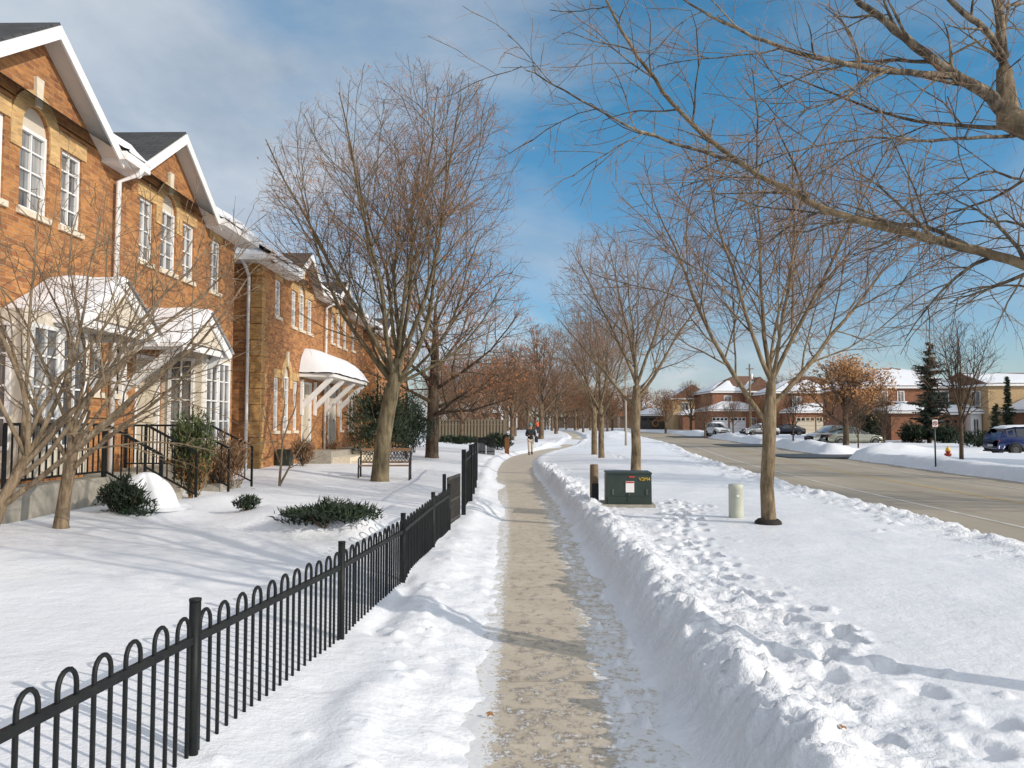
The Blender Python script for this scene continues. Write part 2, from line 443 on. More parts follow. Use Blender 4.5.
MOUNDS = [(-2.6, 10.3, .95, .42, .30), (-2.75, 9.85, .28, .2, .26), (-2.2, 9.95, .25, .2, .24), (-3.4, 10.9, .6, .5, .20), (-4.95, 10.6, .6, .5, .12), (-3.3, 12.0, 1.0, .7, .12), (-4.6, 12.1, .6, .5, .12),
          (19.9, 42.6, 2.0, 1.0, .5), (18.9, 50.0, 1.2, 1.4, .3), (20.2, 56.5, 1.4, 3.0, .3), (21.0, 63.5, 1.3, 1.6, .3), (22.0, 76, 1.5, 3.2, .35), (22.6, 87, 1.5, 4, .35), (22.6, 105, 1.5, 4, .35),
          (-.9, 22, .5, 1.2, .08), (-.75, 15.5, .35, 1.4, .1), (9.5, 92, 2.6, 4, .35), (11.6, 100, 2, 6, .4), (4.2, 74, 1.6, 5, .3), (8.2, 80, 1.2, 4, .3), (.8, 62, 1.6, 4, .25), (18.6, 34.5, 2, 1.0, .08)]
def Hs(x, y, full=True):
    x = np.asarray(x, float); y = np.asarray(y, float)
    T = Tz(y)
    yard = np.interp(x, [-9, -6, -5, -3, -1.2, -.8], [.36, .34, .29, .14, .02, 0])*np.interp(y, [0, 40, 75], [1, .9, .1])
    und = fbm(x*.45, y*.45, 3, 3)*.045+fbm(x*1.7, y*1.2, 3, 9)*.012*np.clip(1.2-y/60, .2, 1)
    base = .2+yard+und
    s0 = x-pathc(y)
    jn = fbm(x*2.2, y*1.6, 4, 21)
    s = s0+jn*.06
    sR = s0+fbm(x*3.1, y*2.6, 4, 22)*.07
    outR = sst(.55, .90, sR); outL = sst(.50, 1.22, -s)
    out = np.maximum(np.where(s0 > 0, outR, 0), np.where(s0 <= 0, outL, 0))
    close = np.clip(1.3-y/90, .25, 1)
    lump = fbm(x*4.5, y*4.5, 4, 31); lump2 = np.abs(fbm(x*9, y*9, 3, 41))
    zr = .7*sst(.62, .85, s0)*(1-sst(1.1, 2.2, s0+jn*.4))
    ridgeR = .10*np.exp(-((sR-1.0)/.22)**2)*(1+.7*fbm(x*.9, y*.9, 3, 51))
    ridgeL = .06*np.exp(-((s+1.08)/.16)**2)*(1+1.2*fbm(x*.9, y*.9, 3, 52))
    foot = -.05*np.exp(-((s+1.36)/.12)**2)*np.clip(fbm(x*2, y*1.3, 3, 53)*2, 0, 1)
    bkf = np.interp(y, [18, 34, 70, 120], [1, .4, .45, .8])
    base = base*(1-.35*np.exp(-((s0+.95)/.55)**2))*np.where(s0 > 0, 1-(1-bkf)*np.exp(-((s0-.8)/1.6)**2), 1)
    zr = zr*bkf; ridgeR = ridgeR*bkf; ridgeL = ridgeL*.5
    h = base*out+zr*(.055*lump-.05*lump2+.02)*close+ridgeR+ridgeL+foot
    # trench: thin trodden snow on the right margin and along the left edge
    slR = sst(.14, .34, s0)*np.interp(y, [0, 12, 20, 28], [1, 1, .6, .25])
    slL = sst(.34, .56, -s0+jn*.10)*np.interp(y, [0, 9, 16, 24], [1, 1, .3, 0])
    fl = fbm(x*7, y*6, 4, 61)
    slF = sst(.44, .60, s0+fbm(x*4, y*3, 3, 63)*.12)*np.interp(y, [0, 25, 40], [1, 1, .3])
    inner = -.05+np.maximum(np.maximum(slR*(.036+.034*fl), slF*(.062+.012*fl)), slL*(.046+.034*fl+.03*sst(.5, .75, -s0)))
    h = np.where(out < 1, h+(1-out)*inner, h)
    # road
    r = road_dist(x, y)
    jr = fbm(x*1.3, y*1.3, 4, 71)
    rr = r+jr*.28
    inR = 1-sst(RHW-.15, RHW+.35, rr)
    wind = np.exp(-((rr-RHW-.65)/.45)**2)*(.05+.06*fbm(x*2.2, y*2.2, 4, 81)+.03*lump)*np.clip(1.4-y/150, .5, 1)
    h = h-.12*np.exp(-(np.maximum(rr-RHW, 0)/1.3)**2)*(x < 16)
    h = h*(1-inR)-.35*inR+wind*(1-inR)
    h = np.where((x > 14) & (y > 20) & (y < 130), h+np.exp(-((rr-RHW-1.2)/.8)**2)*.08*(1-inR)*(1+fbm(x*.6, y*.6, 3, 85)), h)
    for (yc, x0, x1, hw) in DRIVES:
        k = (1-sst(hw-.3, hw+.5, np.abs(y-yc)+jr*.4))*sst(x0-2.5, x0-1.2, x)*(1-sst(x1, x1+1, x))
        h = h*(1-k)-.14*k
    for (mx, my, rx, ry, mh) in MOUNDS:
        q = ((x-mx)/rx)**2+((y-my)/ry)**2
        if mh > .4 and rx < .5:
            h = h+mh*np.sqrt(np.clip(1-q/1.6, 0, 1))
        else:
            h = h+mh*np.exp(-q)*(1+.35*fbm(x*1.4, y*1.4, 3, 91)*(mx > 5))
    return T+h
def hz(x, y): return float(Hs(np.array([x]), np.array([y]))[0])

def build_ground():
    def steps(start, end, f):
        v = [start]
        while v[-1] < end: v.append(v[-1]+f(v[-1]))
        return v
    yf = steps(1.2, 2600, lambda y: max(.022, .0058*y) if y < 110 else .03*y)
    ynear = [-60, -30, -18, -12, -8, -5, -3.4, -2.2, -1.3, -.7, -.2, .2, .5, .75, .95]
    ys = np.array(ynear+yf)
    xr = steps(4.6, 2200, lambda x: .03+.012*max(0, min(x, 9.)-4.6)+.03*max(0, x-9.)); xl = steps(2.0, 2200, lambda x: .03+.014*max(0, min(x, 6.)-2.)+.03*max(0, x-6.))
    xm = list(np.arange(-2.0+.03, 4.6-.02, .03))
    xs = np.array([-q for q in xl[::-1]]+xm+xr)
    X, Y = np.meshgrid(xs, ys); Z = Hs(X, Y)
    g = random.Random(5)
    # clods thrown on the right bank and along the road edge
    def stamp(cx, cy, rx, ry, ang, fn, rag=0.):
        m = max(rx, ry)*2.2
        i0, i1 = np.searchsorted(xs, [cx-m, cx+m]); j0, j1 = np.searchsorted(ys, [cy-m, cy+m])
        if i1-i0 < 2 or j1-j0 < 2: return
        dx = X[j0:j1, i0:i1]-cx; dy = Y[j0:j1, i0:i1]-cy; ca, sa = math.cos(ang), math.sin(ang)
        u = (dx*ca+dy*sa)/rx; v = (-dx*sa+dy*ca)/ry; q = np.sqrt(u*u+v*v)
        if rag: q = q*(1+rag*fbm(X[j0:j1, i0:i1]*9, Y[j0:j1, i0:i1]*9, 3, 17))
        Z[j0:j1, i0:i1] += fn(q)
    dome = lambda h: (lambda q: h*np.clip(1-q*q, 0, 1)**.7)
    for _ in range(4200):
        y = 2.2+g.random()**1.7*30; s = .74+abs(g.gauss(0, .30)); r = (g.uniform(.018, .045) if g.random() < .85 else g.uniform(.045, .085))*(1+y/40)
        stamp(float(pathc(y))+s, y, r, r*g.uniform(.7, 1.3), g.uniform(0, 3), dome(r*g.uniform(.2, .5)))
    for _ in range(260):
        y = 2.2+g.random()**1.6*30; s = -(.9+abs(g.gauss(0, .2))); r = g.uniform(.02, .06)
        stamp(float(pathc(y))+s, y, r, r, 0, dome(r*g.uniform(.3, .6)))
    for _ in range(1500):
        y = 5+g.random()**1.3*60; k = np.interp(y, ROAD[:120, 1], ROAD[:120, 0]); r = g.uniform(.035, .09)*(1+y/60)
        stamp(float(k)-RHW-.35-abs(g.gauss(0, .55)), y, r, r*g.uniform(.7, 1.3), g.uniform(0, 3), dome(min(.06, r*g.uniform(.2, .5))))
    for _ in range(60):      # crumbs left in the trench
        y = g.uniform(3.5, 12); r = g.uniform(.015, .045); stamp(float(pathc(y))+g.uniform(.1, .55), y, r, r, 0, dome(r*.9+.03))
    # footprints
    def foot_fn(dep): return lambda q: np.where(q < 1, -dep*(1-q**4), 0)+.16*dep*np.exp(-((q-1.25)/.28)**2)
    trails = [([(676, 497), (673, 520), (674, 540), (684, 556), (704, 570), (735, 590), (770, 606), (800, 625), (830, 640), (858, 655)], 1.),
              ([(690, 500), (690, 528), (702, 552), (728, 572), (768, 597), (806, 616), (846, 633), (880, 642)], .9),
              ([(800, 640), (830, 662), (880, 675), (930, 690), (972, 712), (1004, 738), (1050, 775), (1110, 820)], 1.15),
              ([(770, 640), (800, 665), (812, 690), (822, 712), (850, 720), (868, 735), (898, 745), (925, 770), (960, 820)], 1.05),
              ([(560, 436), (590, 447), (640, 462)], 1.)]
    for tr, sc in trails:
        P = [on_z(px, py, .22+float(Tz(on_z(px, py, .22)[1]))) for px, py in tr]
        acc = 0.; side = 1; step = .36
        for a, b in zip(P, P[1:]):
            L = math.hypot(b[0]-a[0], b[1]-a[1]); an = math.atan2(b[1]-a[1], b[0]-a[0]); t = step-acc
            while t < L:
                side = -side; o = side*g.uniform(.06, .15)
                cx = a[0]+(b[0]-a[0])*t/L-math.sin(an)*o+g.gauss(0, .04); cy = a[1]+(b[1]-a[1])*t/L+math.cos(an)*o+g.gauss(0, .04)
                stamp(cx, cy, .14*sc*g.uniform(.8, 1.15), .08*sc*g.uniform(.9, 1.25), an+g.gauss(0, .15), foot_fn(g.uniform(.045, .09)), .42)
                for _ in range(7):
                    rr_ = g.uniform(.014, .04)*(1+cy/30); stamp(cx+g.gauss(0, .16), cy+g.gauss(0, .16), rr_, rr_, 0, dome(rr_*g.uniform(.3, .7)))
                t += step*g.uniform(.85, 1.15)
            acc = L-(t-step)
    nx, ny = len(xs), len(ys)
    V = np.stack([X, Y, Z], -1).reshape(-1, 3)
    idx = np.arange(nx*ny).reshape(ny, nx)
    Q = np.stack([idx[:-1, :-1], idx[:-1, 1:], idx[1:, 1:], idx[1:, :-1]], -1).reshape(-1, 4)
    me = np_mesh('ground', V, Q)
    s0 = X-pathc(Y); ch = sst(.5, .75, s0)*(1-sst(1.15, 2.1, s0+fbm(X*1.5, Y*1.5, 3, 7)*.5))*.8+.22*sst(.3, .5, -s0)*(1-sst(.7, 1.4, -s0))
    rd = road_dist(X, Y); ch = np.clip(ch+np.exp(-((rd-RHW-.5)/.8)**2), 0, 1)
    me.attributes.new('churned', 'FLOAT', 'POINT').data.foreach_set('value', ch.ravel().astype(np.float32))
    o = link_mesh('ground', me, M['snow']); tag(o, kind='structure')
    print('ground verts', len(V))
def np_mesh(name, V, Q, smooth=True):
    me = bpy.data.meshes.new(name)
    me.vertices.add(len(V)); me.vertices.foreach_set('co', np.ascontiguousarray(V, dtype=np.float32).ravel())
    k = Q.shape[1]
    me.loops.add(len(Q)*k); me.loops.foreach_set('vertex_index', np.ascontiguousarray(Q, dtype=np.int32).ravel())
    me.polygons.add(len(Q)); me.polygons.foreach_set('loop_start', np.arange(0, len(Q)*k, k, dtype=np.int32))
    me.polygons.foreach_set('use_smooth', np.full(len(Q), smooth))
    me.update(calc_edges=True); return me
def ribbon(name, P, offs, zfn, m, vscale=1.):
    """sheet along a centre line P (n,2) with lateral offsets; UV u = offset, v = distance"""
    P = np.asarray(P, float); t = np.gradient(P, axis=0); t /= np.linalg.norm(t, axis=1)[:, None]
    nrm = np.stack([t[:, 1], -t[:, 0]], 1); n, k = len(P), len(offs); offs = np.asarray(offs, float)
    XY = P[:, None, :]+nrm[:, None, :]*offs[None, :, None]
    Z = zfn(XY[..., 0], XY[..., 1], np.broadcast_to(offs, XY.shape[:2]))
    V = np.concatenate([XY, Z[..., None]], -1).reshape(-1, 3)
    idx = np.arange(n*k).reshape(n, k)
    Q = np.stack([idx[:-1, :-1], idx[:-1, 1:], idx[1:, 1:], idx[1:, :-1]], -1).reshape(-1, 4)
    me = np_mesh(name, V, Q)
    dist = np.concatenate([[0], np.cumsum(np.linalg.norm(np.diff(P, axis=0), axis=1))])+P[0, 1]
    UV = np.stack([np.broadcast_to(offs, (n, k)), np.broadcast_to(dist[:, None], (n, k))], -1).reshape(-1, 2)
    me.uv_layers.new(name='uv').data.foreach_set('uv', UV[Q.ravel()].ravel())
    o = link_mesh(name, me, m); tag(o, kind='structure'); return o

build_ground()
_py = np.concatenate([np.arange(-20, 30, .5), np.arange(30, 160, 1.)])
ribbon('sidewalk', np.stack([pathc(_py), _py], 1), [-.8, -.4, 0, .4, .85], lambda x, y, o: Tz(y)+.0, M['sidewalk'])
RZ = lambda x, y, o: Tz(y)-.10-.004*np.abs(o)*2
ribbon('road', ROAD, [-4.5, -3, -1.5, 0, 1.5, 3, 4.5], RZ, M['asphalt'])
ribbon('road_gutter', ROAD, [-4.25, -3.72], lambda x, y, o: RZ(x, y, o)+.004, M['gutter'])
ribbon('road_gutter', ROAD, [3.72, 4.25], lambda x, y, o: RZ(x, y, o)+.004, M['gutter'])
ribbon('road_edge_line', ROAD, [-2.42, -2.31], lambda x, y, o: RZ(x, y, o)+.004, M['lineW'])
ribbon('road_edge_line', ROAD, [2.35, 2.46], lambda x, y, o: RZ(x, y, o)+.004, M['lineW'])
ribbon('road_centre_line', ROAD, [-.05, .07], lambda x, y, o: RZ(x, y, o)+.004, M['lineY'])
for (yc, x0, x1, hw) in DRIVES:
    px = np.arange(x0-3, x1+.5, 1.)
    ribbon('driveway', np.stack([px, np.full(len(px), yc)], 1), [-hw-.4, 0, hw+.4], lambda x, y, o: Tz(y)-.06+0*o, M['drive'])

# ------------------------------------------------------------------ trees
class Tree:
    def __init__(s, seed, env=None):
        s.r = random.Random(seed); s.env = env; s.br = []; s.tips = []
    def reach(s, p, d):
        if not s.env: return 99.
        (cx, cy, cz), (ax, ay, az) = s.env
        o = ((p[0]-cx)/ax, (p[1]-cy)/ay, (p[2]-cz)/az); e = (d[0]/ax, d[1]/ay, d[2]/az)
        a = sum(q*q for q in e); b = 2*sum(q*w for q, w in zip(o, e)); c = sum(q*q for q in o)-1
        D = b*b-4*a*c
        if D < 0: return .15
        t = (-b+math.sqrt(D))/(2*a); return max(.15, t)
    def curve(s, p, d, L, k, wander, up):
        pts = [Vector(p)]; d = Vector(d).normalized(); st = L/(k-1); r = s.r
        for _ in range(k-1):
            d = (d+Vector((r.gauss(0, wander), r.gauss(0, wander), r.gauss(0, wander)+up))).normalized()
            pts.append(pts[-1]+d*st)
        return pts
    def sub(s, pts, rad, lvl, spec):
        """sprout spec[lvl] children along pts"""
        if lvl >= len(spec): return
        q = spec[lvl]; r = s.r; n = len(pts)-1
        L = sum((pts[i+1]-pts[i]).length for i in range(n))
        cnt = int(q['n']*L+r.random()) if 'n' in q else q['cnt']
        az = r.uniform(0, 6.28)
        for i in range(cnt):
            t = q['t0']+(q.get('t1', 1.)-q['t0'])*(i+r.random())/max(1, cnt)
            f = t*n; j = min(n-1, int(f)); f -= j
            p = pts[j].lerp(pts[j+1], f); tang = (pts[j+1]-pts[j]).normalized(); rr = rad[j]+(rad[j+1]-rad[j])*f
            az += 2.4+r.gauss(0, .5)
            a = tang.cross(Vector((0, 0, 1)) if abs(tang.z) < .95 else Vector((1, 0, 0))).normalized(); b = tang.cross(a)
            an = R(r.gauss(q['ang'], q.get('sd', 9)))
            d = tang*math.cos(an)+(a*math.cos(az)+b*math.sin(az))*math.sin(an)
            d.z += q.get('lift', 0)
            ln = r.uniform(*q['len'])*(1-q.get('taper', .45)*t)
            if q.get('rel'): ln *= L
            ln = min(ln, s.reach(p, d.normalized())*r.uniform(.8, 1.08))
            if ln < q.get('min', .08): continue
            k = q['k']; pp = s.curve(p, d, ln, k, q.get('w', .12), q.get('up', .03))
            r0 = min(rr*q.get('rf', .6), q.get('rmax', 9)); r0 = max(r0, q['r1']*1.15)
            ra = [r0+(q['r1']-r0)*(m/(k-1))**.8 for m in range(k)]
            s.br.append((pp, ra, q['sides'], q.get('m', 0)))
            if q.get('tip'): s.tips.append(pp[-1]); s.tips.append(pp[len(pp)//2])
            s.sub(pp, ra, lvl+1, spec)
    def limb(s, pts, rad, spec, sides=6, lvl=0, m=0):
        pts = [Vector(p) for p in pts]
        s.br.append((pts, list(rad), sides, m)); s.sub(pts, list(rad), lvl, spec)
    def mesh(s, name):
        groups = {}
        for pp, ra, n, m in s.br: groups.setdefault((len(pp), n, m), []).append((pp, ra))
        Vs = []; Qs = []; Ms = []; off = 0
        for (k, n, m), lst in groups.items():
            P = np.array([[tuple(v) for v in pp] for pp, _ in lst]); ra = np.array([r for _, r in lst])
            T = np.gradient(P, axis=1); T /= np.linalg.norm(T, axis=2, keepdims=True)+1e-9
            ref = np.where(np.abs(T[:, :1, 2:3]) > .9, np.array([1., 0, 0]), np.array([0, 0, 1.]))
            A = np.cross(T, np.broadcast_to(ref, T.shape)); A /= np.linalg.norm(A, axis=2, keepdims=True)+1e-9
            B = np.cross(T, A); an = np.arange(n)*2*math.pi/n
            V = P[:, :, None]+ra[:, :, None, None]*(A[:, :, None]*np.cos(an)[None, None, :, None]+B[:, :, None]*np.sin(an)[None, None, :, None])
            b = len(lst); idx = np.arange(b*k*n).reshape(b, k, n)+off; nx = np.roll(idx, -1, axis=2)
            Q = np.stack([idx[:, :-1], nx[:, :-1], nx[:, 1:], idx[:, 1:]], -1).reshape(-1, 4)
            Vs.append(V.reshape(-1, 3)); Qs.append(Q); Ms.append(np.full(len(Q), m)); off += b*k*n
        me = np_mesh(name, np.concatenate(Vs), np.concatenate(Qs))
        me.polygons.foreach_set('material_index', np.concatenate(Ms).astype(np.int32)); return me
def leaf_mesh(name, pts, size, r, spread=.06, per=1):
    V = []; Q = []
    for p in pts:
        for _ in range(per):
            c = Vector(p)+Vector((r.gauss(0, spread), r.gauss(0, spread), r.gauss(0, spread)))
            a = Vector((r.gauss(0, 1), r.gauss(0, 1), r.gauss(0, 1))).normalized(); b = a.orthogonal().normalized(); s = size*r.uniform(.6, 1.3)
            o = len(V); V += [c-a*s, c+b*s*.5-a*s*.1, c+a*s, c-b*s*.5+a*s*.1]; Q.append((o, o+1, o+2, o+3))
    return np_mesh(name, np.array([tuple(v) for v in V]), np.array(Q), False)

SP_HERO = [dict(n=3.6, t0=.18, ang=38, sd=9, len=(.40, .62), rel=True, taper=.45, k=7, w=.10, up=.05, rf=.62, r1=.006, sides=5, m=0),
           dict(n=5.2, t0=.12, ang=40, sd=10, len=(.35, .62), rel=True, taper=.4, k=6, w=.11, up=.03, rf=.6, r1=.004, sides=4, m=0),
           dict(n=9., t0=.08, ang=38, sd=12, len=(.22, .55), taper=.4, k=4, w=.12, up=.03, rf=.6, rmax=.006, r1=.0025, sides=3, m=1, tip=True),
           dict(n=5., t0=.2, ang=42, sd=12, len=(.08, .26), taper=.3, k=3, w=.14, up=.02, rf=.7, rmax=.0035, r1=.002, sides=3, m=1)]
def vase(seed, env, trunk, tr, limbs, spec, lr=.55, up=.09, w=.05, lk=9, lmin=.7):
    """trunk: points; limbs: list of (fraction up the trunk, azimuth deg, elevation deg, radius factor)"""
    t = Tree(seed, env); tp = [Vector(p) for p in trunk]; n = len(tp)-1
    for (f, az, el, rf) in limbs:
        x = f*n; j = min(n-1, int(x)); p = tp[j].lerp(tp[j+1], x-j); rr = tr[j]+(tr[j+1]-tr[j])*(x-j)
        d = Vector((math.cos(R(az))*math.cos(R(el)), math.sin(R(az))*math.cos(R(el)), math.sin(R(el))))
        L = max(lmin, t.reach(p, (d+Vector((0, 0, up*2.2))).normalized())*t.r.uniform(.86, 1.0))
        pp = t.curve(p, d, L, lk, w, up)
        r0 = rr*rf*lr/.55; ra = [r0*(1-.88*(m/(lk-1))**.85)+.004 for m in range(lk)]
        t.br.append((pp, ra, 7, 0)); t.sub(pp, ra, 0, spec)
    return t
def plant_tree(name, label, loc, rotz, t, trunk, trad, bark, twig, cat='tree', group=None, leaves=None, sides=12, scale=1.):
    root = thing(name, label, cat, loc, rotz, group, local=True); root.scale = (scale,)*3
    tb = MB(); tp = [Vector(p) for p in trunk]
    tb.tube(tp, trad, sides, True); tb.build('trunk', bark, root)
    link_mesh('crown', t.mesh('crown'), [bark, twig, M['barkN']], root)
    if leaves: link_mesh('leaves', leaf_mesh('leaves', leaves[0], leaves[1], random.Random(3), *leaves[3:]), leaves[2], root)
    return root

# tall tree on the lawn by the bench
ax, ay = -3.42, 18.8
trk = [(0, 0, -.25), (.0, 0, .08), (.06, 0, .9), (.18, 0, 1.7), (.32, .02, 2.35), (.42, 0, 2.9)]
trr = [.28, .215, .185, .18, .165, .11]
envA = ((.6, 0, 5.95), (3.55, 3.5, 4.0))
limbsA = [(.78, 168, 57, .46), (.74, 15, 50, .52), (.80, 250, 62, .5), (.80, 80, 60, .5), (.84, 195, 66, .5), (.90, 350, 60, .55), (1., 140, 74, .55), (1., 300, 76, .55), (1., 30, 80, .6),
          (.78, 330, 26, .30), (.82, 140, 34, .28), (.78, 5, 18, .30)]
tA = vase(11, envA, trk, trr, limbsA, [dict(SP_HERO[0], n=2.6, ang=36, rf=.5), dict(SP_HERO[1], n=3.8, ang=38, rf=.5), dict(SP_HERO[2], n=6., len=(.25, .75), r1=.0026, rmax=.0055), dict(SP_HERO[3], n=3.8, r1=.0023, rmax=.0034)], lr=.45, w=.07, lk=12)
bud = [p for p in tA.tips if tA.r.random() < .05]
plant_tree('maple_tree', 'tallest bare tree, olive-barked, with wide vase crown in front of the lawn bench', (ax, ay, hz(ax, ay)), 0, tA, trk, trr, M['barkA'], M['twigA'], leaves=(bud, .035, M['leafR']))
print('A', len(tA.br))

# boulevard tree with the pale pedestal beside it
cx, cy = 3.6, 11.95
trk = [(0, 0, -.2), (.01, 0, .06), (-.01, 0, .55), (.03, 0, 1.1), (.05, 0, 1.62), (.08, 0, 2.1)]
trr = [.15, .112, .10, .099, .10, .065]
envC = ((.35, 0, 4.0), (3.05, 2.8, 2.1))
limbsC = [(.74, 172, 40, .50), (.84, 8, 42, .52), (.88, 262, 52, .42), (.90, 75, 50, .44), (1., 200, 72, .62), (1., 345, 62, .62), (1., 95, 80, .66)]
tC = vase(23, envC, trk, trr, limbsC, [dict(SP_HERO[0], n=3.6, rf=.5), dict(SP_HERO[1], n=5, rf=.5), dict(SP_HERO[2], n=12, len=(.15, .5), r1=.0015, rmax=.0034, up=-.02), dict(SP_HERO[3], n=5.5, r1=.0013, rmax=.0021, up=-.02)], lr=.46, w=.075, up=.05, lk=11)
rC = plant_tree('boulevard_tree', 'bare tree with mossy trunk and black ring at its foot, beside the pale green pedestal', (cx, cy, hz(cx, cy)), 0, tC, trk, trr, M['barkC'], M['twigC'], group='bare street trees along the boulevard')
g = MB(); g.tube([(0, 0, -.06), (0, 0, .035), (0, 0, .07)], [.21, .19, .15], 14); g.build('root_guard', M['mulch'], rC)
print('C', len(tC.br))
# boulevard tree behind the transformer
dx, dy = 3.62, 26.2
trk = [(0, 0, -.2), (.0, 0, .06), (.02, 0, .8), (.0, 0, 1.5), (.03, 0, 2.2), (.05, 0, 2.8)]
trr = [.22, .17, .155, .15, .15, .11]
envD = ((.35, 0, 5.9), (3.2, 3.2, 2.95))
limbsD = [(.74, 178, 44, .5), (.84, 5, 46, .5), (.80, 262, 50, .42), (.9, 85, 52, .44), (1., 195, 66, .6), (1., 340, 64, .6), (1., 100, 80, .66), (.92, 40, 34, .36)]
SPD = [dict(SP_HERO[0], n=2.6, rf=.5), dict(SP_HERO[1], n=3.8, rf=.5), dict(SP_HERO[2], n=9., len=(.2, .65), r1=.0032, rmax=.0065, up=-.01), dict(SP_HERO[3], n=2.6, r1=.003, rmax=.004)]
tD = vase(37, envD, trk, trr, limbsD, SPD, lr=.46, up=.05, w=.075, lk=11)
bD = plant_tree('boulevard_tree', 'bare grey-brown tree standing right behind the green transformer box', (dx, dy, hz(dx, dy)), 0, tD, trk, trr, M['barkC'], M['twigC'], group='bare street trees along the boulevard')
print('D', len(tD.br))
def place(px, d): return ((px-525)/F*d, d)
for px, d, rz, sc, lab in ((601, 36.5, 2.1, .86, 'bare yellow-lichened tree, nearer of a close pair beyond the transformer'), (594, 41, 4.2, .92, 'slimmer grey trunked tree, farther of a close pair beyond the transformer')):
    x, y = place(px, d); dup(bD, (x, y, hz(x, y)), rz, lab, sc)

# dark oak-like tree behind the bench tree, with low level limbs and some dry leaves
bx, by = place(432, 32.0)
trk = [(0, 0, -.2), (0, 0, .1), (.02, 0, 1.2), (.05, 0, 2.4), (.1, 0, 3.6), (.12, 0, 5), (.1, 0, 6.2)]
trr = [.34, .27, .24, .225, .19, .12, .04]
envB = ((.5, 0, 4.9), (4.3, 4.2, 3.5))
limbsB = [(.36, 170, 18, .34), (.40, 350, 14, .38), (.40, 300, 16, .36), (.44, 20, 20, .34), (.47, 230, 22, .36), (.5, 100, 25, .35), (.54, 330, 28, .36), (.58, 180, 32, .38), (.62, 60, 36, .4), (.66, 280, 40, .4), (.7, 140, 44, .42), (.76, 10, 48, .45), (.82, 210, 55, .5), (.88, 330, 62, .55), (.94, 90, 70, .6)]
tB = vase(41, envB, trk, trr, limbsB, [dict(SP_HERO[0], n=2.6, ang=48), dict(SP_HERO[1], n=4., ang=48), dict(SP_HERO[2], n=7, r1=.0042, rmax=.009), dict(SP_HERO[3], n=2.5, r1=.004, rmax=.005)], w=.09, up=.02)
tipsB = [p for p in tB.tips if tB.r.random() < .2]
rB = plant_tree('oak_tree', 'dark-trunked bare tree with level limbs and scattered rust leaves, behind the bench tree', (bx, by, hz(bx, by)), 0, tB, trk, trr, M['barkD'], M['twigA'], leaves=(tipsB, .06, M['leafR']))
print('B', len(tB.br))

# near tree whose limbs hang into the upper right
SPN = [dict(SP_HERO[0], m=2, n=4.4, len=(.35, 1.1), rel=False, taper=.3, ang=42, r1=.003, up=-.005, rf=.5, rmax=.018),
       dict(SP_HERO[1], n=9.5, len=(.2, .7), rel=False, ang=42, r1=.002, up=-.02, rmax=.007),
       dict(SP_HERO[2], n=11, len=(.1, .36), r1=.0011, rmax=.0028, up=-.03, tip=True),
       dict(SP_HERO[3], n=3, len=(.04, .12), r1=.001, rmax=.0016)]
nx0, ny0 = 4.3, 3.75
tN = Tree(53); W = lambda l: [Vector(q)-Vector((nx0, ny0, hz(nx0, ny0))) for q in l]
def limbN(l, r0, r1, m=2):
    pts = W(l); n = len(pts); q = []
    # smooth by catmull
    P = _catmull([tuple(p) for p in pts], 4); k = len(P)
    P = [Vector(p)+Vector((tN.r.gauss(0, .006),)*3) for p in P]
    r0 *= .84; tN.limb(P, [r0+(r1-r0)*(i/(k-1))**.8 for i in range(k)], SPN, 8, 0, m)
L1 = [(nx0-.02, ny0+.05, 1.5), (4.05, 4.25, 1.95), (3.6, 4.75, 2.42), at(1060, 272, 5.0), at(1024, 264, 5.1), at(960, 246, 5.2), at(890, 229, 5.25), at(830, 211, 5.3), at(785, 188, 5.3), at(735, 160, 5.35), at(690, 122, 5.4), at(655, 80, 5.4), at(622, 32, 5.45), at(600, -10, 5.5), at(585, -50, 5.5)]
limbN(L1, .060, .005, 0)
limbN([at(738, 162, 5.35), at(690, 148, 5.3), at(640, 131, 5.25), at(592, 106, 5.2), at(540, 78, 5.2), at(520, 66, 5.2)], .018, .003)
limbN([at(975, 250, 5.2), at(940, 232, 5.5), at(890, 222, 5.8), at(830, 214, 6.1), at(760, 205, 6.4), at(700, 190, 6.6)], .024, .003)
J = at(1008, 118, 5.5)
limbN([J, at(985, 92, 5.5), at(950, 72, 5.5), at(905, 38, 5.5), at(868, 8, 5.55), at(840, -20, 5.6), at(790, -80, 5.7)], .062, .012)
limbN([J, at(1004, 70, 5.6), at(1000, 20, 5.6), at(998, -30, 5.7), at(990, -110, 5.8)], .058, .02)
limbN([at(1004, 60, 5.6), at(985, 30, 5.4), at(955, 5, 5.3), at(930, -30, 5.2), at(900, -70, 5.1)], .036, .008)
limbN([at(958, 76, 5.5), at(920, 74, 5.35), at(870, 68, 5.25), at(820, 58, 5.2), at(775, 45, 5.1), at(735, 28, 5.1), at(690, 4, 5.1), at(650, -20, 5.1)], .034, .004)
limbN([at(1012, 128, 5.5), at(960, 126, 5.7), at(900, 118, 5.9), at(850, 100, 6.1), at(800, 80, 6.3), at(770, 70, 6.4)], .022, .003)
limbN([at(1016, 135, 5.5), at(970, 138, 5.2), at(920, 140, 5.0), at(870, 138, 4.8), at(800, 150, 4.7), at(740, 160, 4.6)], .018, .002)
limbN([at(890, 70, 5.25), at(870, 80, 5.1), at(845, 96, 5.0), at(800, 112, 4.9), at(760, 122, 4.9)], .012, .002)
limbN([at(1040, 170, 5.3), at(1000, 195, 5.5), at(960, 210, 5.7), at(900, 232, 6.0), at(860, 262, 6.2)], .016, .002)
limbN([at(1060, 190, 5.3), at(1020, 180, 5.0), at(985, 172, 4.9), at(950, 190, 4.8), at(900, 200, 4.7)], .014, .002)
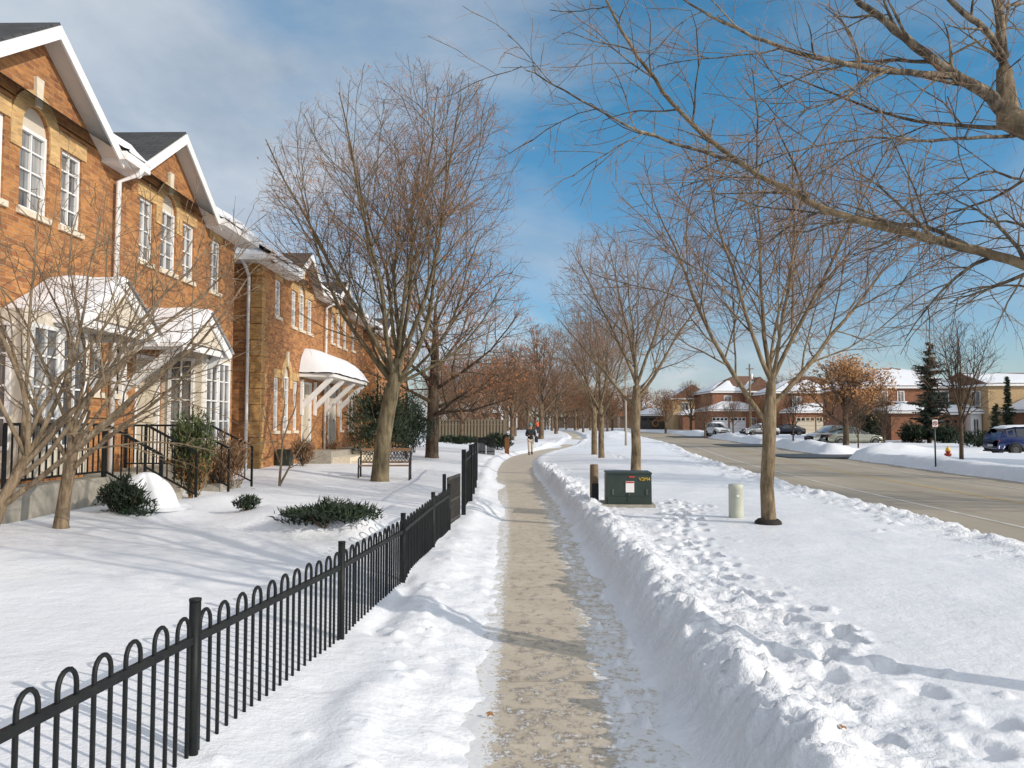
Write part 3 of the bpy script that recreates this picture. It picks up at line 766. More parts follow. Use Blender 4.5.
limbN([at(1070, 235, 5.2), at(1030, 225, 5.6), at(980, 222, 6.0), at(930, 230, 6.3), at(880, 250, 6.6)], .016, .002)
limbN([at(1060, 300, 5.0), at(1020, 285, 5.6), at(970, 290, 6.2), at(930, 300, 6.6)], .014, .002)
# limbs on the far and road side, outside the picture
for az, el in ((-40, 45), (20, 40), (70, 50), (-90, 55), (110, 72)):
    p = Vector((-.12, .25, 2.3)); d = Vector((math.cos(R(az))*math.cos(R(el)), math.sin(R(az))*math.cos(R(el)), math.sin(R(el))))
    pp = tN.curve(p, d, 3.2, 9, .05, .05); tN.limb(pp, [.07*(1-.9*i/8)+.004 for i in range(9)], SPN[:3], 7)
trkN = W([(nx0, ny0, hz(nx0, ny0)-.2), (nx0, ny0, hz(nx0, ny0)+.06), (nx0, ny0, 1.0), (4.27, 3.82, 1.75), (4.02, 4.25, 2.5), (3.75, 4.9, 3.2), J, at(1004, 70, 5.6)])
plant_tree('overhanging_tree', 'nearest bare tree, its speckled limbs reaching into the sky from beyond the frame', (nx0, ny0, hz(nx0, ny0)), 0, tN, trkN, [.17, .125, .10, .10, .098, .095, .085, .05], M['barkD'] if False else M['barkC'], M['twigC'], group='bare street trees along the boulevard')
print('N', len(tN.br))

# pale many-stemmed small tree in the first front yard, and one more leaning in beside it
SPS = [dict(SP_HERO[0], n=2.2, len=(.4, .75), taper=.35, ang=40, w=.16, up=.05, rf=.5, r1=.0035),
       dict(SP_HERO[1], n=4, ang=46, w=.18, r1=.003, up=.04),
       dict(SP_HERO[2], n=5.5, len=(.12, .4), ang=48, w=.18, r1=.0018, rmax=.004)]
sx, sy = -5.25, 9.0
envS = ((.15, 0, 2.0), (1.75, 1.5, 1.95))
trk = [(0, 0, -.15), (.0, 0, .05), (.03, 0, .35), (.07, 0, .62), (.1, 0, .85), (.1, 0, 1.02)]
trr = [.11, .08, .066, .066, .064, .04]
tS = vase(61, envS, trk, trr, [(.6, 5, 36, .55), (.7, 190, 50, .55), (.78, 350, 48, .55), (.84, 60, 55, .5), (.9, 270, 58, .5), (1., 30, 66, .7), (1., 150, 72, .7), (.9, 320, 34, .5), (.98, 100, 80, .6)], SPS, w=.13, up=.05, lr=.42)
plant_tree('ornamental_tree', 'small pale-barked bare tree in front of the first porch steps', (sx, sy, hz(sx, sy)), 0, tS, trk, trr, M['barkS'], M['barkS'], group='pale bare yard trees')
qx, qy = -5.15, 7.55
trk = [(0, 0, -.15), (.02, 0, .05), (.12, .1, .45), (.26, .22, .85)]
tQ = vase(67, ((.9, .7, 2.1), (1.9, 1.7, 2.0)), trk, [.09, .07, .056, .043], [(.6, 30, 44, .62), (.7, 50, 60, .6), (.8, 10, 36, .6), (.9, 25, 52, .7), (1., 60, 50, .75), (1., 340, 66, .75), (.9, 110, 70, .6), (1., 40, 74, .7), (1., 200, 74, .6)], SPS, w=.12, up=.05, lr=.42)
plant_tree('ornamental_tree', 'pale bare tree leaning in over the lawn from beside the first porch', (qx, qy, hz(qx, qy)), 0, tQ, trk, [.09, .07, .056, .043], M['barkS'], M['barkS'], group='pale bare yard trees')
print('S', len(tS.br), len(tQ.br))
# thin forked sapling before the second block
x, y = -4.9, 15.9
trk = [(0, 0, -.1), (0, 0, .05), (.02, 0, .4), (.05, 0, .9)]
tQ2 = vase(71, ((.1, 0, 1.3), (.9, .8, 1.1)), trk, [.03, .026, .024, .018], [(.25, 20, 55, .8), (.7, 170, 60, .7), (1., 40, 60, .9), (1., 200, 75, .9)], [dict(SPS[0], n=2), dict(SPS[1], n=3), dict(SPS[2], n=3)], w=.12, up=.03, lmin=.4)
plant_tree('sapling', 'thin forked sapling without leaves before the second brick block', (x, y, hz(x, y)), 0, tQ2, trk, [.03, .026, .024, .018], M['barkS'], M['barkC'])

# generic distant trees
SPF = [dict(SP_HERO[0], n=1.7, k=6, r1=.012), dict(SP_HERO[1], n=2.4, k=5, r1=.009), dict(SP_HERO[2], n=4.6, len=(.4, 1.0), k=3, r1=.007, rmax=.014), dict(SP_HERO[3], n=1.6, len=(.2, .5), r1=.006, rmax=.009)]
trkF = [(0, 0, -.3), (0, 0, .1), (.03, 0, 1.2), (.0, 0, 2.2), (.05, 0, 3.), (.08, 0, 4.2)]
trF = [.3, .24, .21, .2, .17, .1]
limF = [(.5, 170, 38, .45), (.56, 10, 40, .45), (.6, 260, 44, .45), (.62, 80, 46, .45), (.7, 200, 54, .5), (.74, 330, 54, .5), (.8, 110, 60, .55), (.88, 20, 66, .6), (.95, 220, 72, .6), (1., 300, 80, .7), (1., 120, 80, .6)]
def far_proto(seed, label, loc, rz, bark, twig, sc, leaves=None, env=((.2, 0, 5.6), (3.6, 3.6, 4.0)), spec=SPF, group=None, name='bare_tree'):
    t = vase(seed, env, trkF, trF, limF, spec)
    lv = None
    if leaves: lv = ([p for p in t.tips if t.r.random() < leaves[0]], leaves[1], leaves[2], leaves[3], leaves[4])
    return plant_tree(name, label, (loc[0], loc[1], hz(*loc)), rz, t, trkF, trF, bark, twig, group=group, leaves=lv, sides=8, scale=sc)
LB = 'bare rust-brown tree in the hazy thicket where the path ends'
G = 'bare brown trees massed at the end of the path'
p1 = far_proto(81, 'pale-trunked tree standing alone just behind the walker on the path', place(541, 76), 0, M['barkB'], M['twigB'], 1.15, (.12, .12, M['leafR'], .1, 1), group=None)
p2 = far_proto(82, LB, place(505, 100), 0, M['barkB'], M['twigB'], 1.1, None, group=G)
p3 = far_proto(83, LB, place(575, 128), 0, M['barkB'], M['twigB'], 1.05, (.2, .16, M['leafR'], .15, 1), ((.1, 0, 5.2), (4.2, 4.2, 3.6)), group=G)
g2 = random.Random(99)
for i, (px, d) in enumerate([(462, 62), (486, 70), (515, 88), (449, 92), (528, 110), (552, 122), (590, 138), (612, 150), (475, 118), (498, 135), (535, 142), (566, 150), (625, 140), (458, 140), (520, 160), (600, 165), (640, 160), (580, 172), (438, 78), (548, 168), (512, 72), (556, 100), (583, 112), (607, 128), (630, 165), (570, 182), (588, 178), (612, 182), (632, 186), (648, 182), (558, 150), (482, 150), (508, 120), (450, 112), (578, 142), (598, 146), (545, 132), (522, 140)]):
    x, y = place(px, d); o = dup((p2, p3, p1)[i % 3], (x, y, hz(x, y)), g2.uniform(0, 6.28), LB, g2.uniform(.75, 1.05)*(.75 if i > 24 else 1), G)
for px, d, sc, lab in ((704, 92, .55, 'small bare tree on the far verge beside the white hatchback'), (665, 118, .78, 'bare tree before the dark garage with the wreath'), (732, 86, .42, 'thin young bare tree on the far verge left of the utility pole'), (763, 70, .50, 'small bare tree on the far verge just right of the utility pole'), (690, 128, .85, 'bare tree whose crown covers the tan gabled house'), (776, 118, .9, 'bare tree rising behind the red brick house roofs')):
    x, y = place(px, d); dup((p2, p3)[px % 2], (x, y, hz(x, y)), g2.uniform(0, 6.28), lab, sc, 'bare trees across the road')
# brush that fills the far end as one brown mass
tU = Tree(123); gu = random.Random(124)
for i in range(2600):
    d = gu.uniform(128, 188); px = gu.uniform(432, 652) if d > 165 else gu.uniform(432, 535)
    x, y = place(px, d); zz_ = float(Tz(y))+.1; hh_ = gu.uniform(1.2, 4.2)*(.6+.4*math.sin(px*.07)**2)
    pp = tU.curve((x, y, zz_), (gu.gauss(0, .3), gu.gauss(0, .3), 1), hh_, 4, .18, .02); tU.br.append((pp, [.02, .016, .012, .008], 3, 0))
    for _ in range(4):
        q = pp[gu.randint(1, 3)]; tU.br.append((tU.curve(q, (gu.gauss(0, .7), gu.gauss(0, .7), .8), gu.uniform(.4, 1.2), 3, .15, 0), [.012, .010, .007], 3, 1))
tag(link_mesh('undergrowth', tU.mesh('undergrowth'), [M['barkB'], M['twigB'], M['barkB']]), kind='stuff')
# oak that kept its leaves
x, y = place(843, 60.)
tO = vase(85, ((.0, 0, 4.1), (3.9, 3.4, 2.5)), trkF[:5], trF[:5], [(.55, 165, 30, .6), (.62, 350, 35, .5), (.7, 80, 40, .5), (.75, 260, 42, .5), (.85, 200, 55, .6), (.9, 20, 55, .6), (1., 120, 65, .7), (1., 310, 70, .7)], [dict(q, n=q['n']*1.25) for q in SPF[:3]])
plant_tree('oak_tree', 'orange-leaved oak on the far verge in front of the silver and sage cars', (x, y, hz(x, y)), 0, tO, trkF[:5], trF[:5], M['barkD'], M['twigA'], leaves=([p for p in tO.tips if tO.r.random() < .95 and vn(p.x*.9+p.y*.5+31, p.z*1.1+p.y*.6+7, 3) > .36], .12, M['leafO'], .24, 5), sides=8)
print('O', len(tO.tips))
# slim young trees on the far verge
trkY = [(0, 0, -.2), (0, 0, .05), (.02, 0, 1.), (.0, 0, 1.7), (.03, 0, 2.2)]
trY = [.11, .085, .075, .07, .055]
spY = [dict(SP_HERO[0], n=2.6, r1=.006), dict(SP_HERO[1], n=4, r1=.005), dict(SP_HERO[2], n=4.5, r1=.004, rmax=.007, len=(.2, .6))]
tY = vase(87, ((0, 0, 3.5), (1.9, 1.8, 2.3)), trkY, trY, [(.5, 170, 60, .6), (.58, 10, 58, .6), (.65, 270, 62, .55), (.7, 80, 60, .55), (.8, 200, 68, .6), (.85, 330, 66, .6), (.95, 120, 72, .7), (1., 30, 80, .8), (1., 250, 78, .7)], spY)
x, y = place(956, 33.2)
yg = plant_tree('young_tree', 'dark upright young tree beside the fire hydrant', (x, y, hz(x, y)), 0, tY, trkY, trY, M['barkD'], M['barkB'], group='young trees on the far verge')
for px, d, sc, lab in ((881, 44, .62, 'spindly young tree standing in the big snow pile by the driveway'), (855, 52, .6, 'spindly young tree just right of the orange-leaved oak'), (791, 62, .72, 'spindly young tree on the far verge beside the boulevard trunk')):
    x, y = place(px, d); dup(yg, (x, y, hz(x, y)), px*1., lab, sc)

# conifers and shrubs -------------------------------------------------
def conifer(name, label, loc, h, rad, seed, lean=0., m=None, gap=.25, wide=False):
    r = random.Random(seed); root = thing(name, label, 'tree', (loc[0], loc[1], hz(*loc)), 0, None, local=True)
    MB().tube([(0, 0, -.2), (0, 0, h*.5), (lean, 0, h*.96)], [rad*.07, rad*.05, .02], 8).build('trunk', M['barkD'], root)
    V = []; Q = []
    z = h*.1
    while z < h:
        f = 1-z/h; n = int(6+8*f); L0 = rad*(f**.75 if not wide else min(1, (1.15*f)**.8)*min(1, .45+z/h*1.6))*(.8+.3*math.sin(z*2.3+seed))+.15
        for i in range(n):
            if r.random() < gap: continue
            a = r.uniform(0, 6.28); L = L0*r.uniform(.55, 1.15); dr = r.uniform(-.25, .1)
            st = Vector((lean*z/h, 0, z+r.uniform(-.15, .15)))
            m_ = int(10+L*(14 if not wide else 24))
            for k in range(m_):
                t = (k+.5)/m_; p = st+Vector((math.cos(a)*L*t, math.sin(a)*L*t, dr*L*t+.12*L*t*t))
                for q in range(2):
                    w = (.30 if not wide else .42)*(1-.55*t)*(.6+.5*r.random()); e = Vector((r.gauss(0, .6)+math.cos(a)*.5, r.gauss(0, .6)+math.sin(a)*.5, r.gauss(-.25, .35))).normalized()*w
                    s_ = e.cross(Vector((r.gauss(0, 1), r.gauss(0, 1), r.gauss(0, 1)))).normalized()*w*.22
                    o = len(V); V += [p-s_, p+s_, p+e]; Q.append((o, o+1, o+2))
        z += .22+.12*f
    me = np_mesh('crown', np.array([tuple(v) for v in V]), np.array(Q), False); link_mesh('crown', me, m or M['conif'], root)
    return root
conifer('spruce_tree', 'ragged dark spruce rising above the brick garage across the road', place(925, 69.5), 8.9, 2.9, 5, .2, gap=.36, wide=True)
conifer('cedar_tree', 'narrow dark columnar cedar against the tan stucco house, nearest its wall', place(1003, 71.), 5.6, .75, 8, gap=.05, m=M['needle'])
conifer('cedar_tree', 'shorter dark columnar cedar just left of the tall one by the tan house', place(991, 69.5), 3.2, .8, 9, gap=.05, m=M['needle'])


def shrub(name, label, loc, rx, ry, h, m, seed, n, size=.05, cat='shrub', shell=.5, group=None, stem=True, base=0., long=2.2, top_snow=None, updir=.6, irr=.75):
    r = random.Random(seed); zb = hz(*loc); root = thing(name, label, cat, (loc[0], loc[1], zb), 0, group, local=True)
    t = Tree(seed)
    for i in range(9):
        a = r.uniform(0, 6.28); d = Vector((math.cos(a)*rx*.8, math.sin(a)*ry*.8, h*.85)); pp = t.curve((0, 0, -.05), d, d.length*.8, 5, .1, .05); t.br.append((pp, [.014, .012, .01, .007, .004], 4, 0))
    if stem: link_mesh('stem', t.mesh('stem'), [M['barkD']], root)
    V = []; Q = []
    cl = [(r.uniform(0, 6.28), r.uniform(-1, 1), r.uniform(irr, 1.18)) for _ in range(40)]
    for i in range(n):
        a, u, k = cl[i % 40]; a += r.gauss(0, .28); u = max(-1, min(1, u+r.gauss(0, .16)))
        f = (r.random()**shell)*k; s = math.sqrt(max(0, 1-u*u))
        p = Vector((rx*f*s*math.cos(a), ry*f*s*math.sin(a), base+h*.5*(1+u*f)))
        e = Vector((p.x/rx*.6+r.gauss(0, .5), p.y/ry*.6+r.gauss(0, .5), updir+r.gauss(0, .5))).normalized()*size*long*r.uniform(.6, 1.2)
        w = e.cross(Vector((r.gauss(0, 1), r.gauss(0, 1), r.gauss(0, 1)))).normalized()*size*.35
        o = len(V); V += [p-e*.3, p+w, p+e, p-w]; Q.append((o, o+1, o+2, o+3))
    mm = m if isinstance(m, list) else [m]
    me = np_mesh('foliage', np.array([tuple(v) for v in V]), np.array(Q), False)
    if len(mm) > 1: me.polygons.foreach_set('material_index', np.array([1 if (V[i*4].z < h*.42+r.gauss(0, h*.1)) and r.random() < .7 else 0 for i in range(len(Q))], dtype=np.int32))
    link_mesh('foliage', me, mm, root); return root
shrub('evergreen_tree', 'broad dark evergreen between the second brick block and the bench tree', place(377, 27.5), 1.15, 1.1, 2.75, M['needle'], 12, 7000, .055, cat='tree', updir=.9)
shrub('evergreen_tree', 'darker evergreen right of the bench tree trunk', place(406, 30.), 1.0, 1.0, 2.45, M['needle'], 13, 6000, .055, cat='tree', updir=.9)
shrub('juniper', 'low spreading dark juniper half under snow on the lawn beside the fence', (-2.45, 9.75), .66, .42, .30, M['needle'], 21, 4200, .03, long=2.6, irr=.25)
shrub('juniper', 'small dark juniper tip poking out of the lawn snow', (-3.7, 10.6), .17, .14, .2, M['needle'], 22, 600, .026)
shrub('juniper', 'leggy dark juniper beside the rounded snow dome at the first porch', (-5.12, 10.2), .42, .3, .62, M['needle'], 23, 4200, .03, long=2.6, irr=.3, base=-.14)
mb_ = MB(); vs_ = []
for i_ in range(25):
    for k_ in range(40):
        an_ = 2*math.pi*k_/40; rd_ = .02+.62*i_/24; wob_ = 1+.16*math.sin(an_*2+.6)+.10*math.sin(an_*3+2)+.05*math.sin(an_*7)
        q_ = rd_/(.36*wob_); z_ = .50*max(0., 1-q_**2.4)**.62+.05*math.exp(-max(0, q_-1)*3.2)-.03
        vs_.append((rd_*math.cos(an_)-.10*z_, rd_*math.sin(an_)*1.1, z_+.045*float(fbm(np.array(rd_*math.cos(an_)*4.), np.array(rd_*math.sin(an_)*4.), 3, 5))))
mb_.add(vs_, [(i_*40+k_, i_*40+(k_+1) % 40, (i_+1)*40+(k_+1) % 40, (i_+1)*40+k_) for i_ in range(24) for k_ in range(40)]+[tuple(range(39, -1, -1))], True)
sd_ = mb_.build('snow_dome', M['snow2']); sd_.scale = (.88, .88, .86); sd_.location = (-5.08, 10.72, hz(-5.08, 10.72)-.02); tag(sd_, 'rounded dome of snow bulging beside the leggy dark juniper', 'snow')
shrub('cedar_shrub', 'tall green-brown cedar bush by the second doorway steps', (-5.35, 12.75), .33, .32, 1.42, [M['needle2'], M['needleB']], 24, 9000, .028, updir=1.2)
shrub('dry_bush', 'brown leafless bush right of the green-brown cedar', (-5.45, 14.4), .42, .35, 1.05, M['drybush'], 25, 3500, .028, long=3.4, updir=1.2)
shrub('dry_bush', 'small brown bush beside the step of the second block', (-6.2, 22.2), .3, .3, .8, M['drybush'], 26, 1500, .035, long=3, updir=1.)
shrub('dry_bush', 'little round brown bush between the two doors of the second block', (-6.45, 26.9), .3, .3, .65, M['drybush'], 27, 900, .035, updir=.8)
shrub('hedge', 'low dark green hedge at the foot of the board fence', place(460, 57), 1.5, .5, .6, M['needle'], 28, 3000, .09, cat='hedge')
shrub('evergreen_bush', 'dark evergreen bush leaning over the brown post', place(498, 47.5), .95, .5, .95, M['needle'], 29, 2600, .08)
shrub('evergreen_bush', 'dark rounded bush at the corner of the brick garage across the road', place(908, 69), 1.0, 1.2, 2.0, M['needle'], 30, 1800, .14)
shrub('evergreen_bush', 'dark rounded bush at the foot of the ragged spruce', place(943, 66), 1.1, 1.0, 1.8, M['needle'], 31, 1800, .14)
shrub('evergreen_bush', 'tall dark bush between the sage sedan and the brick garage', place(867, 74.5), 1.3, 1.4, 2.9, M['needle'], 32, 2200, .15)
shrub('evergreen_bush', 'snow-flecked low bush behind the young tree by the hydrant', place(973, 55), 1.6, .9, 1.1, M['needle'], 33, 1500, .11)

# ------------------------------------------------------------------ left townhouse blocks
XF = -7.0
def wall_x(mb, X0, y0, y1, z0, z1, holes, dep=.11):
    ys = sorted({y0, y1, *[h[0] for h in holes], *[h[1] for h in holes]}); zs = sorted({z0, z1, *[h[2] for h in holes], *[h[3]+(h[1]-h[0])/2*h[4] for h in holes]})
    for a, b in zip(ys, ys[1:]):
        for c, d in zip(zs, zs[1:]):
            ym, zm = (a+b)/2, (c+d)/2
            if any(h[0] < ym < h[1] and h[2] < zm < h[3]+(h[1]-h[0])/2*h[4] for h in holes): continue
            mb.quad((X0, a, c), (X0, b, c), (X0, b, d), (X0, a, d))
    for (a, b, c, d, arch) in holes:
        X1 = X0-dep
        mb.quad((X0, a, c), (X0, a, d), (X1, a, d), (X1, a, c)); mb.quad((X0, b, d), (X0, b, c), (X1, b, c), (X1, b, d)); mb.quad((X0, b, c), (X0, a, c), (X1, a, c), (X1, b, c))
        if arch:
            r = (b-a)/2; ym = (a+b)/2; n = 10; A = [(ym-r*math.cos(math.pi*i/n), d+r*math.sin(math.pi*i/n)) for i in range(n+1)]
            for i in range(n):
                (p, q), (s, t) = A[i], A[i+1]
                mb.quad((X0, p, q), (X0, s, t), (X1, s, t), (X1, p, q))
                cor = (X0, a, d+r) if i < n/2 else (X0, b, d+r)
                mb.quad((X0, p, q), cor, (X0, s, t))
            mb.quad((X0, a, d+r), (X0, ym, d+r), (X0, ym, d+r))if False else None
        else: mb.quad((X0, a, d), (X0, b, d), (X1, b, d), (X1, a, d))
def window_x(parent, X0, a, b, c, d, arch=0, rows=4, cols=2, dep=.11, m=None):
    wd_ = .1 if b-a < .6 else .14
    f = MB(); w = .05; xa, xb = X0-dep+.01, X0-.035
    f.box(xa, xb, a, a+w, c, d); f.box(xa, xb, b-w, b, c, d); f.box(xa, xb, a+w, b-w, c, c+w); f.box(xa, xb, a+w, b-w, d-w, d)
    for i in range(1, cols):
        y = a+(b-a)*i/cols; f.box(xa+.01, xb-.015, y-.011, y+.011, c+w, d-w)
    for j in range(1, rows):
        z = c+(d-c)*j/rows; f.box(xa+.012, xb-.017, a+w, b-w, z-.011, z+.011)
    o = f.build('window', M['white'], parent)
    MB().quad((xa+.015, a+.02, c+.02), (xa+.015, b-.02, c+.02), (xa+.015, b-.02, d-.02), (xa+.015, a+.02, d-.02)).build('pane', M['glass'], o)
    MB().box(X0-.02, X0+.05, a-.05, b+.05, c-.09, c-.005).build('sill', M['stone'], o)
    t = MB()
    if arch:
        arch_ring(t, X0, a, b, d); t.box(X0+.001, X0+.023, a-.24, a, d-.35, d); t.box(X0+.001, X0+.023, b, b+.24, d-.35, d)
        k = MB(); keystone(k, X0, (a+b)/2, d+(b-a)/2+.02); k.build('keystone', M['stone'], o)
    else: t.box(X0+.001, X0+.018, a-.1, b+.1, d, d+.24)
    t.build('surround', M['tanbrick'], o)
    if arch:
        r = (b-a)/2; ym = (a+b)/2; n = 12
        pts = [(X0-.05, ym-(r-.004)*math.cos(math.pi*i/n), d+(r-.004)*math.sin(math.pi*i/n)) for i in range(n+1)]
        MB().prism(pts, (-.03, 0, 0)).build('fanlight_panel', M['cream'], o)
    return o
def arch_ring(mb, X0, a, b, d, wid=.24, pr=.022):
    r = (b-a)/2; ym = (a+b)/2; n = 14
    for i in range(n):
        t0, t1 = math.pi*i/n, math.pi*(i+1)/n
        P = [(X0+.001, ym-q*math.cos(t), d+q*math.sin(t)) for q, t in ((r, t0), (r+wid, t0), (r+wid, t1), (r, t1))]
        mb.prism(P, (pr, 0, 0))
def keystone(mb, X0, ym, z, h=.42, w=.09):
    mb.prism([(X0+.002, ym-w*.7, z), (X0+.002, ym+w*.7, z), (X0+.002, ym+w, z+h), (X0+.002, ym-w, z+h)], (.05, 0, 0))
def townhouse(label, y0, y1, gables, uppers, lowers, doors, zb, eave, apex, hw, xb=-15.5, hip0=True):
    root = thing('townhouse_block', label, 'townhouse', (XF, y0, zb), 0, 'brick townhouse blocks along the lawn')
    XO = XF+.30         # eave / rake line
    slope = (apex-eave)/hw
    w = MB(); holes = [(a, b, c, d, ar) for (a, b, c, d, ar) in uppers+lowers]+[(a, b, c, d, 0) for (a, b, c, d) in doors]
    wall_x(w, XF, y0, y1, zb-.3, eave, holes)
    for g in gables:
        dz = .42*slope*0
        w.quad((XF, g-hw, eave), (XF, g+hw, eave), (XF, g, apex-.08))
    for yy in (y0, y1): w.quad((XF, yy, zb-.3), (xb, yy, zb-.3), (xb, yy, eave), (XF, yy, eave))
    w.quad((xb, y0, zb-.3), (xb, y1, zb-.3), (xb, y1, eave), (xb, y0, eave))
    w.build('wall', M['brick'], root)
    for (a, b, c, d, ar) in uppers+lowers: window_x(root, XF, a, b, c, d, ar)
    # main hip roof
    rx = (XO+xb)/2; rz_ = eave+(XO-rx)*.62; hi = (XO-rx)*.95
    E = [(XO, y0-.4, eave), (XO, y1+.4, eave), (xb-.4, y1+.4, eave), (xb-.4, y0-.4, eave)]; A1 = (rx, y0-.4+hi, rz_); A2 = (rx, y1+.4-hi, rz_)
    m = MB(); m.quad(E[0], E[1], A2, A1); m.quad(E[1], E[2], A2); m.quad(E[2], E[3], A1, A2); m.quad(E[3], E[0], A1)
    roof = m.build('roof', M['shingle'], root)
    # cross gables: slabs, rake boards, soffits
    for g in gables:
        ga = MB(); rk = MB(); so = MB()
        bx = XO-(apex-eave)/.62-.6
        for s_ in (-1, 1):
            P = [(XO, g, apex+.10), (XO, g+s_*(hw+.14), eave+.10-.14*slope), (bx, g+s_*(hw+.14), eave+.10-.14*slope), (bx, g, apex+.10)]
            ga.slab(P, .05)
            rk.slab([(XO-.002, g, apex+.052), (XO-.002, g+s_*(hw+.13), eave+.052-.13*slope), (XO+.03, g+s_*(hw+.13), eave+.052-.13*slope), (XO+.03, g, apex+.052)], .2)
            so.slab([(XF+.004, g, apex-.06), (XF+.004, g+s_*(hw+.1), eave-.06-.1*slope), (XO-.004, g+s_*(hw+.1), eave-.06-.1*slope), (XO-.004, g, apex-.06)], .02)
        go = ga.build('gable_roof', M['shingle'], root); rk.build('rake_board', M['white'], go); so.build('soffit', M['soffit'], go)
    # eaves with gutter between the gables, snow on them
    edges = []; c = y0-.4
    for g in gables:
        if g-hw-.05 > c: edges.append((c, g-hw-.02))
        c = g+hw+.02
    if c < y1+.4: edges.append((c, y1+.4))
    for (a, b) in edges:
        e = MB(); e.box(XF+.005, XO+.02, a, b, eave-.16, eave-.02); e.box(XO+.02, XO+.14, a-.04, b+.04, eave-.13, eave+.01)
        e.build('gutter', M['white'], root)
        sn = MB(); n = max(4, int((b-a)/.12)); rs = random.Random(int(a*100))
        vs = []; q = 5
        for i in range(n+1):
            y = a-.02+(b-a+.04)*i/n; hgt = .13+.07*math.sin(i*.9+a)+rs.uniform(-.02, .02)
            if i in (0, n): hgt *= .4
            out = .17+rs.uniform(-.025, .025)
            for (dx_, dz_) in ((out, .0), (out+.015, .4*hgt), (out-.08, hgt), (-.35, hgt+.27), (-.8-rs.uniform(0, .35), .53)): vs.append((XO+dx_, y, eave+.015+dz_))
        sn.add(vs, [(i*q+j, (i+1)*q+j, (i+1)*q+j+1, i*q+j+1) for i in range(n) for j in range(q-1)], True)
        sn.build('eave_snow', M['snow2'], root)
    return root, roof
def downpipe(root, pts, r=.045): MB().tube(pts, r, 8).build('downpipe', M['white'], root)
def door_x(root, a, b, c, d, X0=XF):
    o = MB().box(X0-.10, X0-.05, a+.06, b-.06, c, d-.06).build('door', M['beige'], root)
    f = MB(); f.box(X0-.10, X0+.015, a, a+.06, c, d); f.box(X0-.10, X0+.015, b-.06, b, c, d); f.box(X0-.10, X0+.015, a+.06, b-.06, d-.06, d); f.build('door_frame', M['white'], o)
    p = MB()
    for (u0, u1) in ((a+.14, (a+b)/2-.03), ((a+b)/2+.03, b-.14)):
        for (v0, v1) in ((c+.12, c+.7), (c+.8, c+1.3), (d-.5, d-.16)): p.box(X0-.049, X0-.035, u0, u1, v0, v1)
    p.build('door_panel', M['beige'], o); MB().ball((X0-.02, b-.14, c+.95), .03).build('handle', M['chrome'], o)

GU = [11.08, 15.36]
up1 = []; lo1 = []
for g_, s_ in ((15.36, 1), (11.08, -1)):
    up1 += [(g_-1.18, g_-.66, 4.68, 5.84, 0), (g_-.33, g_+.33, 4.68, 5.86, 1), (g_+.66, g_+1.20, 4.68, 5.84, 0)]
up1 += [(17.46, 18.0, 4.68, 5.84, 0), (8.5, 9.05, 4.68, 5.84, 0)]
lo1 = [(13.42, 13.78, 2.2, 3.15, 0), (12.72, 13.08, 2.2, 3.15, 0), (17.35, 18.1, 1.7, 3.0, 0)]
dr1 = [(14.17, 15.12, .92, 2.95), (11.38, 12.33, .92, 2.95)]
b1, roof1 = townhouse('nearer orange brick townhouse block with small gabled porch hoods', 7.6, 18.9, GU, up1, lo1, dr1, .45, 6.17, 7.36, 1.74)
for a, b, c, d in dr1: door_x(b1, a, b, c, d)
downpipe(b1, [(XF+.5, 13.3, 6.1), (XF+.42, 13.3, 5.95), (XF+.1, 13.24, 5.8), (XF+.07, 13.24, .8)])
def bay(root, y0, y1):
    X1 = -6.22
    b = MB(); b.box(XF+.003, X1, y0, y1, 1.0, 3.12); o = b.build('bay_window', M['cream'], root)
    MB().box(XF+.003, X1-.02, y0+.02, y1-.02, .3, .998).build('bay_base', M['brick'], o)
    f = MB(); n = MB()
    def fr(u, v0, v1, z0, z1, face):
        P = (lambda a, b_, c, d: f.box(X1, X1+.035, a, b_, c, d)) if face == 'x' else (lambda a, b_, c, d: f.box(a, b_, u-.035, u, c, d))
        P(v0, v0+.055, z0, z1); P(v1-.055, v1, z0, z1); P(v0+.055, v1-.055, z0, z0+.05); P(v0+.055, v1-.055, z1-.05, z1)
        for k in range(1, 4): P(v0+.055, v1-.055, z0+(z1-z0)*k/4-.012, z0+(z1-z0)*k/4+.012)
        P((v0+v1)/2-.012, (v0+v1)/2+.012, z0+.055, z1-.055)
        if face == 'x': n.quad((X1+.008, v0+.02, z0+.02), (X1+.008, v1-.02, z0+.02), (X1+.008, v1-.02, z1-.02), (X1+.008, v0+.02, z1-.02))
        else: n.quad((v0+.02, u-.008, z0+.02), (v1-.02, u-.008, z0+.02), (v1-.02, u-.008, z1-.02), (v0+.02, u-.008, z1-.02))
    ym = (y0+y1)/2
    fr(0, y0+.12, ym-.02, 1.35, 2.95, 'x'); fr(0, ym+.02, y1-.12, 1.35, 2.95, 'x'); fr(y0, XF+.14, X1-.14, 1.35, 2.95, 'y')
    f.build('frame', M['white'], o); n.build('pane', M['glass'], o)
bay(b1, 15.2, 16.7); bay(b1, 9.74, 11.24)
